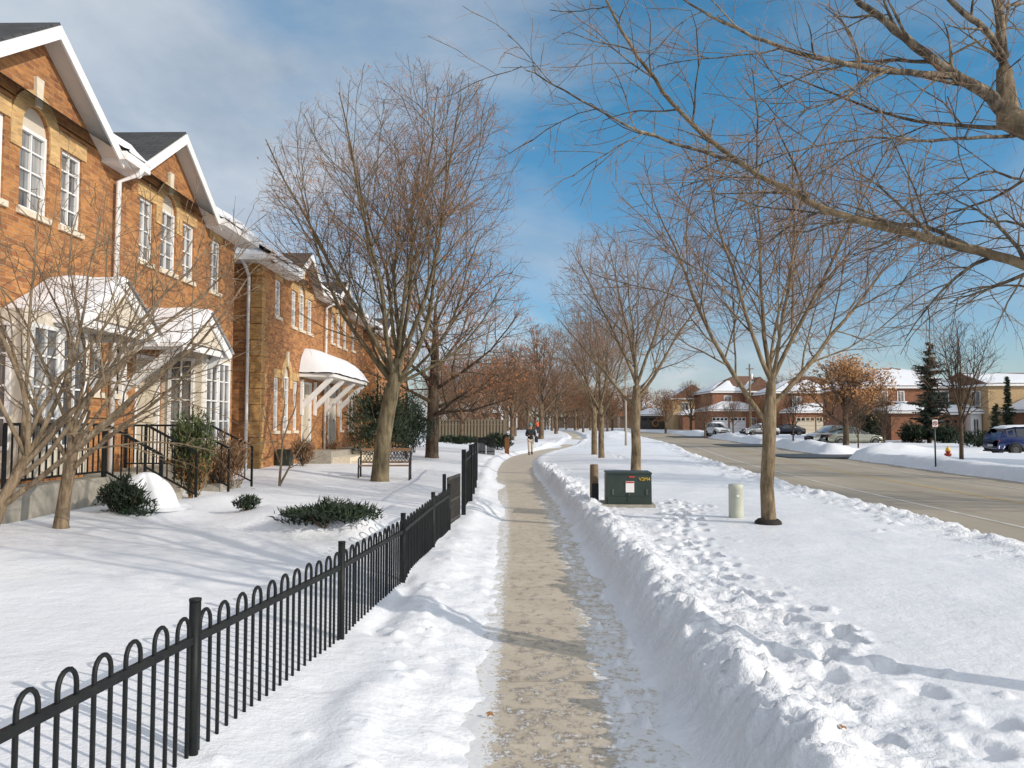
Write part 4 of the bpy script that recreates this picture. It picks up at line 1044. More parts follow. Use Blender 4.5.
def porch_hood(root, yc, hwd, xf=-5.85, ze=3.13, za=3.76):
    r_ = MB(); s = MB(); rs = random.Random(int(yc*10)); sl = (za-ze)/hwd
    for k in (-1, 1):
        r_.slab([(XF+.01, yc, za), (xf, yc, za), (xf, yc+k*(hwd+.1), ze-.1*sl), (XF+.01, yc+k*(hwd+.1), ze-.1*sl)], .06)
    o = r_.build('porch_hood', M['white'], root)
    MB().prism([(xf-.04, yc-hwd+.06, ze-.01), (xf-.04, yc+hwd-.06, ze-.01), (xf-.04, yc, za-.10)], (-.04, 0, 0)).build('hood_gable', M['cream'], o)
    f = MB()
    for k in (-1, 1): f.beam((xf-.012, yc, za-.09), (xf-.012, yc+k*(hwd+.08), ze-.09-.08*sl), .03, .16)
    f.box(XF+.02, xf-.03, yc-hwd-.02, yc-hwd+.06, ze-.16, ze-.06); f.box(XF+.02, xf-.03, yc+hwd-.06, yc+hwd+.02, ze-.16, ze-.06); f.box(xf-.13, xf-.085, yc-hwd+.06, yc+hwd-.06, ze-.14, ze-.03)
    f.build('fascia', M['white'], o)
    for k in (-1, 1): q = MB(); q.beam((XF+.04, yc+k*(hwd-.1), 2.28), (xf-.16, yc+k*(hwd-.1), ze-.12), .11, .13); q.box(XF+.002, XF+.07, yc+k*(hwd-.1)-.07, yc+k*(hwd-.1)+.07, 2.0, 3.0); q.build('bracket', M['white'], o)
    n, m_ = 14, 12
    for k in (-1, 1):
      vs = []
      for i in range(n+1):
        x = XF+.03+(xf+.03-XF)*i/n
        for j in range(0, m_+1):
            y = yc+k*(hwd+.1)*j/m_; th = .10+.015*math.sin(i*.7+yc)+.015*math.sin(j*.9+i*.4)+rs.uniform(-.006, .006)
            ed = min(1, (m_-j)/1.1+.1, (n-i)/1.1+.2); vs.append((x, y, za-abs(y-yc)*sl+.004+th*ed*.75))
      w_ = m_+1; s.add(vs, [(i*w_+j, (i+1)*w_+j, (i+1)*w_+j+1, i*w_+j+1) for i in range(n) for j in range(m_)], True)
    s.build('hood_snow', M['snow2'], o, weld=False)
porch_hood(b1, 14.6, 1.05); porch_hood(b1, 11.48, 1.05)
# porch landings, steps and railings
def porch(root, y0, y1, xo, zt, nst=3, ys=None):
    o = MB().box(XF+.002, xo, y0, y1, .2, zt).build('porch', M['concrete'], root)
    if ys:
        for i in range(nst): MB().box(xo+.28*i+.002, xo+.28*(i+1), ys[0], ys[1], .1, zt-.15*(i+1)).build('step', M['concrete'], o)
    return o
def railing(root, pts, posts=True, hgt=.74, gap=.13):
    f = MB()
    for (p, q) in zip(pts, pts[1:]):
        p, q = Vector(p), Vector(q); L = (q-p).length; n = max(2, int(L/gap)); up = Vector((0, 0, hgt))
        f.beam(p+up, q+up, .04, .035); f.beam(p+Vector((0, 0, .08)), q+Vector((0, 0, .08)), .03, .025)
        for i in range(n+1):
            t = p.lerp(q, i/n); e = .018 if i in (0, n) else .0085
            f.box(t.x-e, t.x+e, t.y-e, t.y+e, t.z-(.02 if i in (0, n) else -.08), t.z+hgt)
    f.build('railing', M['iron'], root)
porch(b1, 13.75, 15.18, -5.95, .92, 3, (14.0, 15.1)); porch(b1, 9.0, 12.5, -5.9, .93, 3, (11.3, 12.4))
railing(b1, [(-6.95, 13.8, .92), (-6.0, 13.8, .92)]); railing(b1, [(-6.0, 13.95, .92), (-5.2, 13.95, .52)]); railing(b1, [(-6.0, 15.14, .92), (-5.2, 15.14, .52)])
railing(b1, [(-5.96, 9.05, .93), (-5.96, 11.2, .93)]); railing(b1, [(-5.96, 11.25, .93), (-5.15, 11.25, .5)]); railing(b1, [(-5.96, 12.45, .93), (-5.15, 12.45, .5)])

# second block
GU2 = [24.75, 29.75]
up2 = [(22.06, 22.6, 4.75, 5.78, 0), (23.65, 24.12, 4.66, 5.75, 0), (24.45, 25.05, 4.66, 5.80, 1), (25.42, 25.95, 4.66, 5.75, 0), (28.5, 29.0, 4.68, 5.75, 0), (29.45, 30.0, 4.66, 5.8, 1), (30.5, 31.05, 4.66, 5.75, 0), (32.0, 32.55, 4.72, 5.8, 0)]
lo2 = [(22.08, 22.5, 1.52, 3.02, 0), (22.95, 23.53, 1.52, 3.1, 1), (23.95, 24.38, 1.52, 3.02, 0), (30.05, 30.5, 1.5, 2.9, 0), (31.4, 31.75, 1.5, 2.9, 0), (31.95, 32.4, 1.5, 2.9, 0)]
dr2 = [(24.85, 25.95, .9, 3.05), (28.2, 29.3, .9, 3.05)]
b2, roof2 = townhouse('farther brick townhouse block with a broad snow-capped canopy over two doors', 20.9, 34.2, GU2, up2, lo2, dr2, .45, 6.1, 7.0, 1.5)
for a, b, c, d in dr2: door_x(b2, a, b, c, d)
q = MB()
for i in range(13):
    z0 = .5+i*.43; wd = .44 if i % 2 else .28
    q.box(XF+.001, XF+.025, 20.9-.025, 20.9+wd, z0, z0+.41); q.box(XF-(.70-wd), XF+.001, 20.9-.025, 20.9-.001, z0, z0+.41)
q.build('corner_quoin', M['quoin'], b2)
downpipe(b2, [(XF-.4, 20.42, 6.0), (XF-.33, 20.6, 5.85), (XF-.32, 20.83, 5.6), (XF-.32, 20.83, .5)])
MB().box(-15.9, XF+.5, 20.36, 20.49, 5.98, 6.12).build('gutter', M['white'], b2)
MB().box(-15.5, XF+.4, 20.49, 20.89, 5.97, 6.0).build('soffit', M['soffit'], b2)
downpipe(b2, [(XF+.5, 27.5, 6.05), (XF+.42, 27.5, 5.95), (XF+.1, 27.45, 5.75), (XF+.07, 27.45, .8)])
# hip-end snow on the second roof
rs = random.Random(4); vs = []; n, m_ = 16, 10
E0 = Vector((XF+.30, 20.5, 6.1)); sl = .62
for i in range(n+1):
    for j in range(m_+1):
        u = j/m_*2.6; x0 = XF+.30-u*.93; x = x0-(i/n)*(5.2-u*.6); z = 6.1+.655*u+.02
        th = .13*min(1, j/1.+.2, i/1.+.1, (m_-j)/1.2+.02)+rs.uniform(-.015, .015)
        vs.append((x, 20.48+u, z+max(.0, th)))
MB().add(vs, [(i*(m_+1)+j, (i+1)*(m_+1)+j, (i+1)*(m_+1)+j+1, i*(m_+1)+j+1) for i in range(n) for j in range(m_)], True).build('roof_snow', M['snow2'], b2)
# broad canopy
def canopy2(root, y0, y1, xf, ze, zt):
    o = MB().slab([(XF+.005, y0, ze), (xf, y0+.1, ze), (xf, y1-.1, ze), (XF+.005, y1, ze)], .1).build('canopy', M['white'], root)
    n, m_ = 26, 8; vs = []; rs = random.Random(77)
    for i in range(n+1):
        y = y0-.04+(y1-y0+.08)*i/n; e = min(1, min(i, n-i)/3.2)
        for j in range(m_+1):
            t = j/m_; x = XF+.01+(xf+.06-XF)*t
            prof = math.cos(t*math.pi/2)**.75 if t < 1 else 0
            z = ze+.015+(zt-ze)*prof*(e**.5)+.10*min(1, e+.2)*min(1, (1-t)*6+.15)+rs.uniform(-.012, .012); vs.append((x, y, z))
    MB().add(vs, [(i*(m_+1)+j, (i+1)*(m_+1)+j, (i+1)*(m_+1)+j+1, i*(m_+1)+j+1) for i in range(n) for j in range(m_)], True).build('canopy_snow', M['snow2'], o)
    for y in (24.75, 26.3, 28.0, 29.6):
        MB().beam((XF+.03, y, 2.25), (xf-.1, y, ze-.13), .12, .15).box(XF+.002, XF+.08, y-.07, y+.07, 2.0, 3.1).build('bracket', M['white'], o)
canopy2(b2, 24.5, 30.0, -5.95, 3.28, 4.02)
o = porch(b2, 24.4, 29.9, -5.95, .86); MB().box(-5.948, -5.4, 24.6, 27.4, .1, .68).build('step', M['stone'], o); MB().box(-5.398, -5.0, 24.7, 27.2, .1, .55).build('step', M['stone'], o)
MB().box(-5.948, -5.5, 27.5, 29.9, .1, .76).build('step', M['stone'], o)
MB().box(XF+.1, XF+.45, 22.1, 22.5, .4, 1.0).build('meter_box', M['steel'], b2)
# third block, mostly hidden by the trees
b3, roof3 = townhouse('third brick townhouse glimpsed behind the bench tree and dark evergreens', 37., 47.5, [40.0, 44.4], [(38.2, 38.7, 4.7, 5.8, 0), (39.7, 40.3, 4.7, 5.8, 1), (44.1, 44.7, 4.7, 5.8, 1)], [(39.2, 39.9, 1.6, 3., 0), (44., 44.7, 1.6, 3., 0)], [], .45, 6.1, 7.0, 1.5, xb=-14)

# ------------------------------------------------------------------ railing fence along the path
FP = [(-1.62, 1.45), (-1.44, 3.5), (-1.27, 5.55), (-1.18, 7.75), (-1.12, 9.75), (-1.10, 11.6)]
fen = thing('railing_fence', 'black hoop-topped railing fence running along the lawn beside the cleared path', 'fence', (FP[1][0], FP[1][1], .2))
def hoop_panel(root, a, b, za, zb, top=.60, rail=.49):
    a, b = Vector((a[0], a[1], za)), Vector((b[0], b[1], zb)); L = (b-a).length; n = round(L/.185); m = MB()
    d = (b-a)/L
    m.beam(a+Vector((0, 0, rail)), b+Vector((0, 0, rail)), .022, .034)
    for i in range(n):
        c = a+(b-a)*((i+.5)/n); hw = .048; r = .009
        c = c+Vector((rnd.gauss(0, .002), rnd.gauss(0, .003), rnd.gauss(0, .004)))
        P = [c-d*hw+Vector((0, 0, -.06)), c-d*hw+Vector((0, 0, top-.06))]
        P += [c-d*hw*math.cos(math.pi*k/8)+Vector((0, 0, top-.06+.058*math.sin(math.pi*k/8))) for k in range(1, 8)]
        P += [c+d*hw+Vector((0, 0, top-.06)), c+d*hw+Vector((0, 0, -.06))]
        m.tube(P, r, 6)
    m.build('hoop_panel', M['iron'], root)
zf = [hz(*p) for p in FP]
for i in range(len(FP)):
    x, y = FP[i]; z = zf[i]
    MB().tube([(x, y, z-.15), (x, y, z+.655)], .025, 12).tube([(x, y, z+.652), (x, y, z+.664)], [.0265, .0265], 12).build('post', M['iron'], fen)
    if i < len(FP)-1: hoop_panel(fen, (x, y), FP[i+1], z, zf[i+1])
gx, gy = -1.09, 12.0
gt = thing('fence_gate', 'dark rusty gate leaf with a sagging chain at the end of the railing', 'gate', (gx, gy, hz(gx, gy)))
z = hz(gx, gy)
MB().box(gx-.13, gx-.08, gy-.2, gy-.15, z-.1, z+.78).build('gate_post', M['iron'], gt)
m = MB(); a, b = Vector((gx-.06, gy-.1, 0)), Vector((gx+.03, gy+.95, 0))
for zz in (.06, .36, .70): m.beam(a+Vector((0, 0, z+zz)), b+Vector((0, 0, z+zz)), .03, .04)
for i in range(13):
    p = a.lerp(b, i/12); m.box(p.x-.012, p.x+.012, p.y-.02, p.y+.02, z-.02, z+.70)
m.build('gate_leaf', M['ironrust'], gt)
MB().tube([(gx-.105, gy-.2, z+.42), (gx-.06, gy-.12, z+.30), (gx-.02, gy-.05, z+.27), (gx+.0, gy+.05, z+.33)], .012, 6).build('chain', M['chrome'], gt)
f2 = thing('railing_fence', 'black railing seen end-on just beyond the rusty gate leaf', 'fence', (-1.02, 13.3, .2))
P2 = [(-1.02, 13.3), (-1.04, 15.3), (-1.12, 17.3), (-1.2, 19.3), (-1.3, 21.3), (-1.42, 23.4)]
z2 = [hz(*p) for p in P2]
for i, (x, y) in enumerate(P2):
    MB().box(x-.035, x+.035, y-.035, y+.035, z2[i]-.1, z2[i]+1.08).build('post', M['iron'], f2)
    if i < len(P2)-1: hoop_panel(f2, (x, y), P2[i+1], z2[i]+.15, z2[i+1]+.15, .85, .72)
f3 = thing('railing_fence', 'short dark stretch of railing in front of the evergreen hedge', 'fence', (*place(480, 40), hz(*place(480, 40))))
za = hz(*place(480, 40))
for a, b in ((478.5, 485.5), (487, 494.5)):
    A, B = place(a, 40.), place(b, 40.2)
    m = MB(); m.beam((*A, za+.75), (*B, za+.75), .03, .05); m.beam((*A, za+.1), (*B, za+.1), .03, .05)
    for i in range(9): t = i/8; m.box(A[0]+(B[0]-A[0])*t-.018, A[0]+(B[0]-A[0])*t+.018, 39.98, 40.03, za-.1, za+.82)
    m.build('panel', M['iron'], f3)

# board fence far left
bf = thing('board_fence', 'weathered grey board fence behind the hedge', 'fence', (*place(470, 62), hz(*place(470, 62))))
zb_ = hz(*place(470, 62)); xa, xb_ = place(436, 62)[0], place(505, 62)[0]
m = MB(); m2 = MB(); xx = xa; i = 0
while xx < xb_:
    m.box(xx, xx+.145, 61.93, 61.955, zb_-.1, zb_+1.80+.02*math.sin(i*2.1)); m2.box(xx+.125, xx+.27, 62.04, 62.06, zb_-.1, zb_+1.78); xx += .25; i += 1
for zz in (.35, 1.35): m2.box(xa, xb_, 61.958, 62.037, zb_+zz, zb_+zz+.09)
m.build('boards', M['fencewood'], bf); m2.build('fence_rail', M['fencewood'], bf)
xx = xa
while xx < xb_+.1: MB().box(xx-.06, xx+.06, 62.065, 62.17, zb_-.1, zb_+1.85).build('post', M['fencewood'], bf); xx += 1.79
x, y = place(507, 43.5); pst = tag(MB().box(x-.12, x+.12, y-.12, y+.12, hz(x, y)-.1, hz(x, y)+.84).prism([(x-.12, y-.12, hz(x, y)+.842), (x+.12, y-.12, hz(x, y)+.842), (x, y-.12, hz(x, y)+.90)], (0, .24, 0)).build('wooden_post', M['rustwood'], None, .012), 'short rust-brown wooden post at the edge of the path', 'post')

# ------------------------------------------------------------------ street furniture on the boulevard
def text_mesh(s, size, name, m, parent, loc, rot):
    c = bpy.data.curves.new(name, 'FONT'); c.body = s; c.size = size; c.extrude = .0015; c.align_x = 'CENTER'; c.align_y = 'CENTER'
    t = bpy.data.objects.new('tmp', c); COL.objects.link(t); bpy.context.view_layer.update()
    me = bpy.data.meshes.new_from_object(t.evaluated_get(bpy.context.evaluated_depsgraph_get())); bpy.data.objects.remove(t)
    o = link_mesh(name, me, m, parent); o.location = loc; o.rotation_euler = rot; return o
tx, ty = 1.86, 14.35
tz = hz(tx, ty)+.03
tf = thing('transformer_box', 'dark green metal transformer cabinet with a white notice beside the path', 'utility box', (tx, ty, tz), R(-3), None, local=True)
w2, d2, hh = .40, .36, .56
MB().box(-w2, w2, 0, 2*d2, .03, .43*hh+.04).prism([(-w2, 0, .43*hh+.04), (w2, 0, .43*hh+.04), (w2, .03, hh), (-w2, .03, hh)], (0, 2*d2-.03, 0)).build('cabinet', M['steel'], tf)
MB().box(-w2-.012, w2+.012, .015, 2*d2+.012, hh, hh+.035).build('lid', M['steel'], tf, .01)
MB().box(-w2-.008, -w2-.0005, .04, 2*d2-.05, .05, hh-.03).build('side_panel', M['steelside'], tf)
MB().box(-w2+.02, w2-.02, -.02, -.001, .03, .16).box(-.03, .03, -.035, -.021, .08, .16).build('skirt', M['steel'], tf)
MB().box(-.06, .09, -.006, -.0005, .24, .44).build('notice', M['label'], tf); MB().box(-.055, .085, -.009, -.0065, .405, .435).build('notice_header', M['red'], tf)
MB().box(-.0, .10, .01, .014, .50, .53).build('red_sticker', M['red'], tf)
MB().box(-.30, -.27, -.016, -.001, .20, .30).box(.30, .33, -.016, -.001, .20, .30).box(-.012, .012, -.03, -.001, .19, .23).build('latch', M['chrome'], tf)
text_mesh('V2M4', .085, 'lettering', M['yellow'], tf, (.275, .0, .475), (R(90), 0, 0))
MB().box(-w2-.08, w2+.06, -.09, 2*d2+.06, -.2, .028).build('pad', M['concrete'], tf)
x, y = 1.32, 15.3; z = hz(x, y)
wp = thing('marker_post', 'stubby wooden post with black lower band left of the transformer', 'post', (x, y, z))
MB().tube([(x, y, z-.1), (x, y, z+.66), (x, y, z+.68)], [.085, .08, .07], 12).build('post_shaft', M['wood'], wp)
MB().box(x-.05, x+.075, y-.105, y-.06, z-.05, z+.32).build('black_band', M['black'], wp)
x, y = 3.34, 12.75; z = hz(x, y)
pd = thing('utility_pedestal', 'pale green cylindrical pedestal standing in snow beside the boulevard trunk', 'pedestal', (x, y, z))
MB().lathe([(.115, -.1), (.115, .1), (.112, .44), (.116, .445), (.116, .50), (.108, .52), (.06, .53)], (x, y, z), 20).build('pedestal_shell', M['bollard'], pd)
MB().box(x-.02, x+.02, y-.121, y-.112, z+.33, z+.36).build('hatch_label', M['label'], pd)
# bench
bx0, by0 = -3.47, 19.75
bz = hz(bx0, by0)-.1
bn = thing('garden_bench', 'garden bench with lattice back and iron ends under the tallest bare tree', 'bench', (bx0, by0, bz), R(4), None, local=True)
for s_ in (-1, 1):
    m = MB(); m.tube([(s_*.62, -.22, 0), (s_*.62, -.2, .40), (s_*.62, .18, .42), (s_*.62, .26, .84)], .022, 8).tube([(s_*.62, .22, 0), (s_*.62, .18, .42)], .022, 8).tube([(s_*.62, .21, .6), (s_*.62, 0, .63), (s_*.62, -.2, .6), (s_*.62, -.2, .4)], .018, 8)
    m.build('bench_end', M['black'], bn)
m = MB()
for i in range(6): m.box(-.62, .62, -.21+i*.07, -.155+i*.07, .415, .44)
m.build('seat', M['benchwood'], bn)
m = MB(); m.box(-.62, .62, .215, .245, .78, .85); m.box(-.62, .62, .195, .225, .48, .53)
m.build('backrest_rail', M['benchwood'], bn)
m = MB()
for i in range(15):
    x = -.56+i*.08
    m.beam((x, .215, .53), (x+.08, .225, .65), .012, .022, (0, 1, 0)); m.beam((x+.08, .215, .53), (x, .225, .65), .012, .022, (0, 1, 0)); m.beam((x, .225, .65), (x+.08, .23, .78), .012, .022, (0, 1, 0)); m.beam((x+.08, .225, .65), (x, .23, .78), .012, .022, (0, 1, 0))
m.build('backrest_lattice', M['black'], bn)
# no-parking sign, hydrant
x, y = place(930.5, 32.3); z = hz(x, y)
sg = thing('parking_sign', 'no-parking sign on a thin dark post beside the hydrant', 'sign', (x, y, z))
MB().tube([(x, y, z-.2), (x, y, z+1.86)], .032, 8).build('sign_post', M['steel'], sg)
MB().box(x-.11, x+.11, y-.05, y-.035, z+1.56, z+1.84).build('sign_plate', M['label'], sg, .01)
m = MB(); m.tube([(x+.08*math.cos(a*math.pi/12), y-.055, z+1.70+.08*math.sin(a*math.pi/12)) for a in range(25)], .012, 6); m.beam((x-.055, y-.055, z+1.755), (x+.055, y-.055, z+1.645), .012, .028, (0, 1, 0)); m.build('prohibition_ring', M['red'], sg)
text_mesh('P', .12, 'letter', M['black'], sg, (0, -.0525, 1.70), (R(90), 0, 0))
x, y = place(943, 34.5); z = hz(x, y)-.2
hy = thing('fire_hydrant', 'red fire hydrant with a yellow cap on the far verge', 'hydrant', (x, y, z)); hy.scale = (.72, .72, .9)
MB().lathe([(.16, -.1), (.16, .05), (.12, .06), (.115, .42), (.15, .43), (.15, .47)], (x, y, z), 16).build('barrel', M['red'], hy)
MB().lathe([(.14, .47), (.135, .55), (.09, .63), (.035, .66), (.035, .72)], (x, y, z), 14).build('bonnet', M['yellow'], hy)
for s_ in (-1, 1): MB().tube([(x, y, z+.32), (x+s_*.2, y, z+.32)], .06, 10).build('nozzle_cap', M['yellow' if s_ > 0 else 'red'], hy)
MB().tube([(x, y, z+.3), (x, y-.21, z+.3)], .075, 10).build('pumper_cap', M['red'], hy)
# poles
x, y = place(749, 104); z = hz(x, y)
up_ = thing('utility_pole', 'slender pale utility pole in front of the red brick houses', 'pole', (x, y, z))
MB().tube([(x, y, z-.3), (x, y, z+9.0)], [.17, .1], 10).build('pole_shaft', M['wood'] if False else M['fencewood'], up_)
MB().box(x-.5, x+.5, y-.14, y-.04, z+8.3, z+8.42).build('crossarm', M['fencewood'], up_); MB().tube([(x+.25, y, z+7.0), (x+.25, y, z+7.7)], .16, 10).build('insulator', M['label'], up_)
x, y = place(625.5, 58); z = hz(x, y)
lp = thing('lamp_post', 'thin pale lamp post on the boulevard left of the transformer tree', 'lamp post', (x, y, z))
MB().tube([(x, y, z-.2), (x, y, z+.5), (x, y, z+6.2)], [.11, .08, .06], 10).build('pole_shaft', M['label'] if False else M['gutter'], lp)
MB().tube([(x, y, z+6.1), (x+.5, y, z+6.55), (x+1.2, y, z+6.65)], [.05, .045, .04], 8).build('arm', M['gutter'], lp); MB().ball((x+1.35, y, z+6.62), (.3, .12, .08)).build('lamp_head', M['gutter'], lp)
# fallen leaves
for px, py, lab in ((489.5, 700, 'single orange leaf on the snow margin left of the path'), (629, 572.5, 'small russet leaf fallen on the right snowbank'), (843, 765, 'brown leaf lying among footprints at the bottom edge')):
    x, y = on_z(px, py, .1); z = max(hz(x, y), 0)+.02
    V = [(-.022, 0, 0), (-.008, .012, .008), (.005, .02, .002), (.012, .008, .01), (.03, .002, .004), (.012, -.01, .012), (.002, -.018, .0), (-.01, -.01, .01)]
    o = MB().add([(0, 0, .006)]+[(a*1.2, b*1.2, c) for a, b, c in V], [(0, i+1, (i+1) % 8+1) for i in range(8)]).build('fallen_leaf', M['leafO']); o.location = (x, y, z); o.rotation_euler = (.3, .2, px); tag(o, lab, 'leaf', 'fallen leaves')

# ------------------------------------------------------------------ people
def skin_body(name, joints, edges, parent, m, lev=2):
    me = bpy.data.meshes.new(name); me.from_pydata([j[0] for j in joints], edges, [])
    o = bpy.data.objects.new('tmp', me); COL.objects.link(o)
    sk = o.modifiers.new('skin', 'SKIN'); sk.use_smooth_shade = True
    for i, j in enumerate(joints):
        r = j[1] if hasattr(j[1], '__len__') else (j[1], j[1]); me.skin_vertices[0].data[i].radius = r; me.skin_vertices[0].data[i].use_root = (i == 0)
    ss = o.modifiers.new('sub', 'SUBSURF'); ss.levels = lev; ss.render_levels = lev
    bpy.context.view_layer.update()
    m2 = bpy.data.meshes.new_from_object(o.evaluated_get(bpy.context.evaluated_depsgraph_get())); bpy.data.objects.remove(o)
    m2.polygons.foreach_set('use_smooth', [True]*len(m2.polygons)); m2.materials.clear()
    return link_mesh(name, m2, m, parent)
def person(label, loc, rotz, coat, trousers, hat, phone=True):
    """faces local -Y; standing mid-stride"""
    p = thing('person', label, 'person', loc, rotz, None, local=True)
    J = [((0, 0, .92), (.13, .10)), ((0, 0, 1.10), (.13, .10)), ((0, 0, 1.32), (.16, .11)), ((0, .0, 1.45), (.07, .06)), ((0, -.01, 1.52), (.055, .055)), ((0, -.02, 1.60), (.085, .10)), ((0, -.015, 1.68), (.08, .095)),
         ((-.17, 0, 1.40), (.06, .06)), ((-.24, .03, 1.13), (.047, .047)), ((-.12, -.20, 1.08), (.036, .036)),
         ((.17, 0, 1.40), (.06, .06)), ((.25, .04, 1.13), (.047, .047)), ((.10, -.21, 1.09), (.036, .036)),
         ((-.09, 0, .88), (.095, .095)), ((-.10, -.10, .48), (.065, .065)), ((-.10, -.08, .09), (.045, .045)), ((-.10, -.22, .04), (.04, .035)),
         ((.09, 0, .88), (.095, .095)), ((.10, .04, .48), (.065, .065)), ((.10, .20, .12), (.045, .045)), ((.10, .08, .04), (.04, .035))]
    E = [(0, 1), (1, 2), (2, 3), (3, 4), (4, 5), (5, 6), (2, 7), (7, 8), (8, 9), (2, 10), (10, 11), (11, 12), (0, 13), (13, 14), (14, 15), (15, 16), (0, 17), (17, 18), (18, 19), (19, 20)]
    for s_, b in ((-1, 9), (1, 12)):        # hands: palm, four fingers and a thumb each, curled towards each other
        w = Vector(J[b][0]); pl = len(J); J.append(((w.x-s_*-.02, w.y-.05, w.z+.01), (.028, .018))); E.append((b, pl))
        for k in range(4):
            f0 = len(J); c = Vector((w.x+s_*.0, w.y-.085, w.z+.028-.018*k)); J.append((tuple(c), (.0095, .0095))); J.append((tuple(c+Vector((-s_*.035, -.025+.004*k, .004))), (.0085, .0085))); E.extend([(pl, f0), (f0, f0+1)])
        t0 = len(J); J.append(((w.x-s_*.025, w.y-.055, w.z+.04), (.010, .010))); E.append((pl, t0))
    skin_body('body', J, E, p, M['skin'], 1)
    # face
    MB().ball((0, -.122, 1.60), (.014, .02, .024)).build('nose', M['skin'], p)
    for s_ in (-1, 1): MB().ball((s_*.033, -.107, 1.625), .012).build('eye', M['black'], p); MB().ball((s_*.088, -.01, 1.60), (.012, .022, .032)).build('ear', M['skin'], p)
    MB().ball((0, -.109, 1.555), (.026, .008, .007)).build('mouth', M['red'], p)
    MB().ball((0, .015, 1.645), (.098, .112, .105)).build('hair', M['hair'], p)
    if hat: MB().lathe([(.112, 1.655), (.118, 1.67), (.114, 1.72), (.095, 1.78), (.05, 1.815), (.03, 1.82)], (0, -.005, 0), 18).ball((0, -.005, 1.84), .035).build('knit_hat', M[hat], p)
    # coat: torso, skirt and sleeves grown together
    K = [((0, 0, .80), (.20, .155)), ((0, 0, .95), (.185, .145)), ((0, 0, 1.12), (.17, .135)), ((0, 0, 1.34), (.19, .135)), ((0, 0, 1.46), (.10, .09)), ((-.185, 0, 1.39), (.085, .085)), ((-.255, .03, 1.13), (.072, .072)), ((-.14, -.17, 1.085), (.055, .055)), ((.185, 0, 1.39), (.085, .085)), ((.265, .04, 1.13), (.072, .072)), ((.12, -.18, 1.095), (.055, .055))]
    skin_body('coat', K, [(0, 1), (1, 2), (2, 3), (3, 4), (3, 5), (5, 6), (6, 7), (3, 8), (8, 9), (9, 10)], p, M[coat], 2)
    T = [((0, 0, .90), (.14, .12)), ((-.09, 0, .84), (.105, .105)), ((-.10, -.10, .48), (.08, .08)), ((-.10, -.08, .16), (.062, .062)), ((.09, 0, .84), (.105, .105)), ((.10, .04, .48), (.08, .08)), ((.10, .19, .18), (.062, .062))]
    skin_body('trousers', T, [(0, 1), (1, 2), (2, 3), (0, 4), (4, 5), (5, 6)], p, M[trousers], 2)
    for (a, y0, z0) in ((-.10, -.08, .0), (.10, .19, .02)):
        B = [((a, y0, .20+z0), (.065, .065)), ((a, y0, .06+z0), (.06, .06)), ((a, y0-.17, .035+z0), (.05, .038))]; skin_body('boot', B, [(0, 1), (1, 2)], p, M['boot'], 2)
    return p
wx, wy = place(530.5, 45.5)
person('person in black jacket, pale trousers and teal knit hat walking towards us on the path', (wx, wy, float(Tz(wy))+.005), R(8), 'coat', 'trouser', 'hat')
bg = thing('shoulder_bag', 'black bag hanging at the side of the person in the teal hat', 'bag', (wx+.33, wy+.02, .72), R(8), None, local=True)
MB().box(-.08, .08, -.18, .18, 0, .36).build('bag_body', M['bag'], bg, .04); MB().tube([(-.02, -.14, .35), (-.05, -.06, .62), (-.10, 0, .72), (-.05, .06, .62), (-.02, .14, .35)], .014, 6).build('strap', M['bag'], bg)
x, y = place(537.5, 104); person('distant person in an orange-red coat on the path', (x, y, hz(x, y)+.0), R(200), 'coatred', 'darktrouser', None)

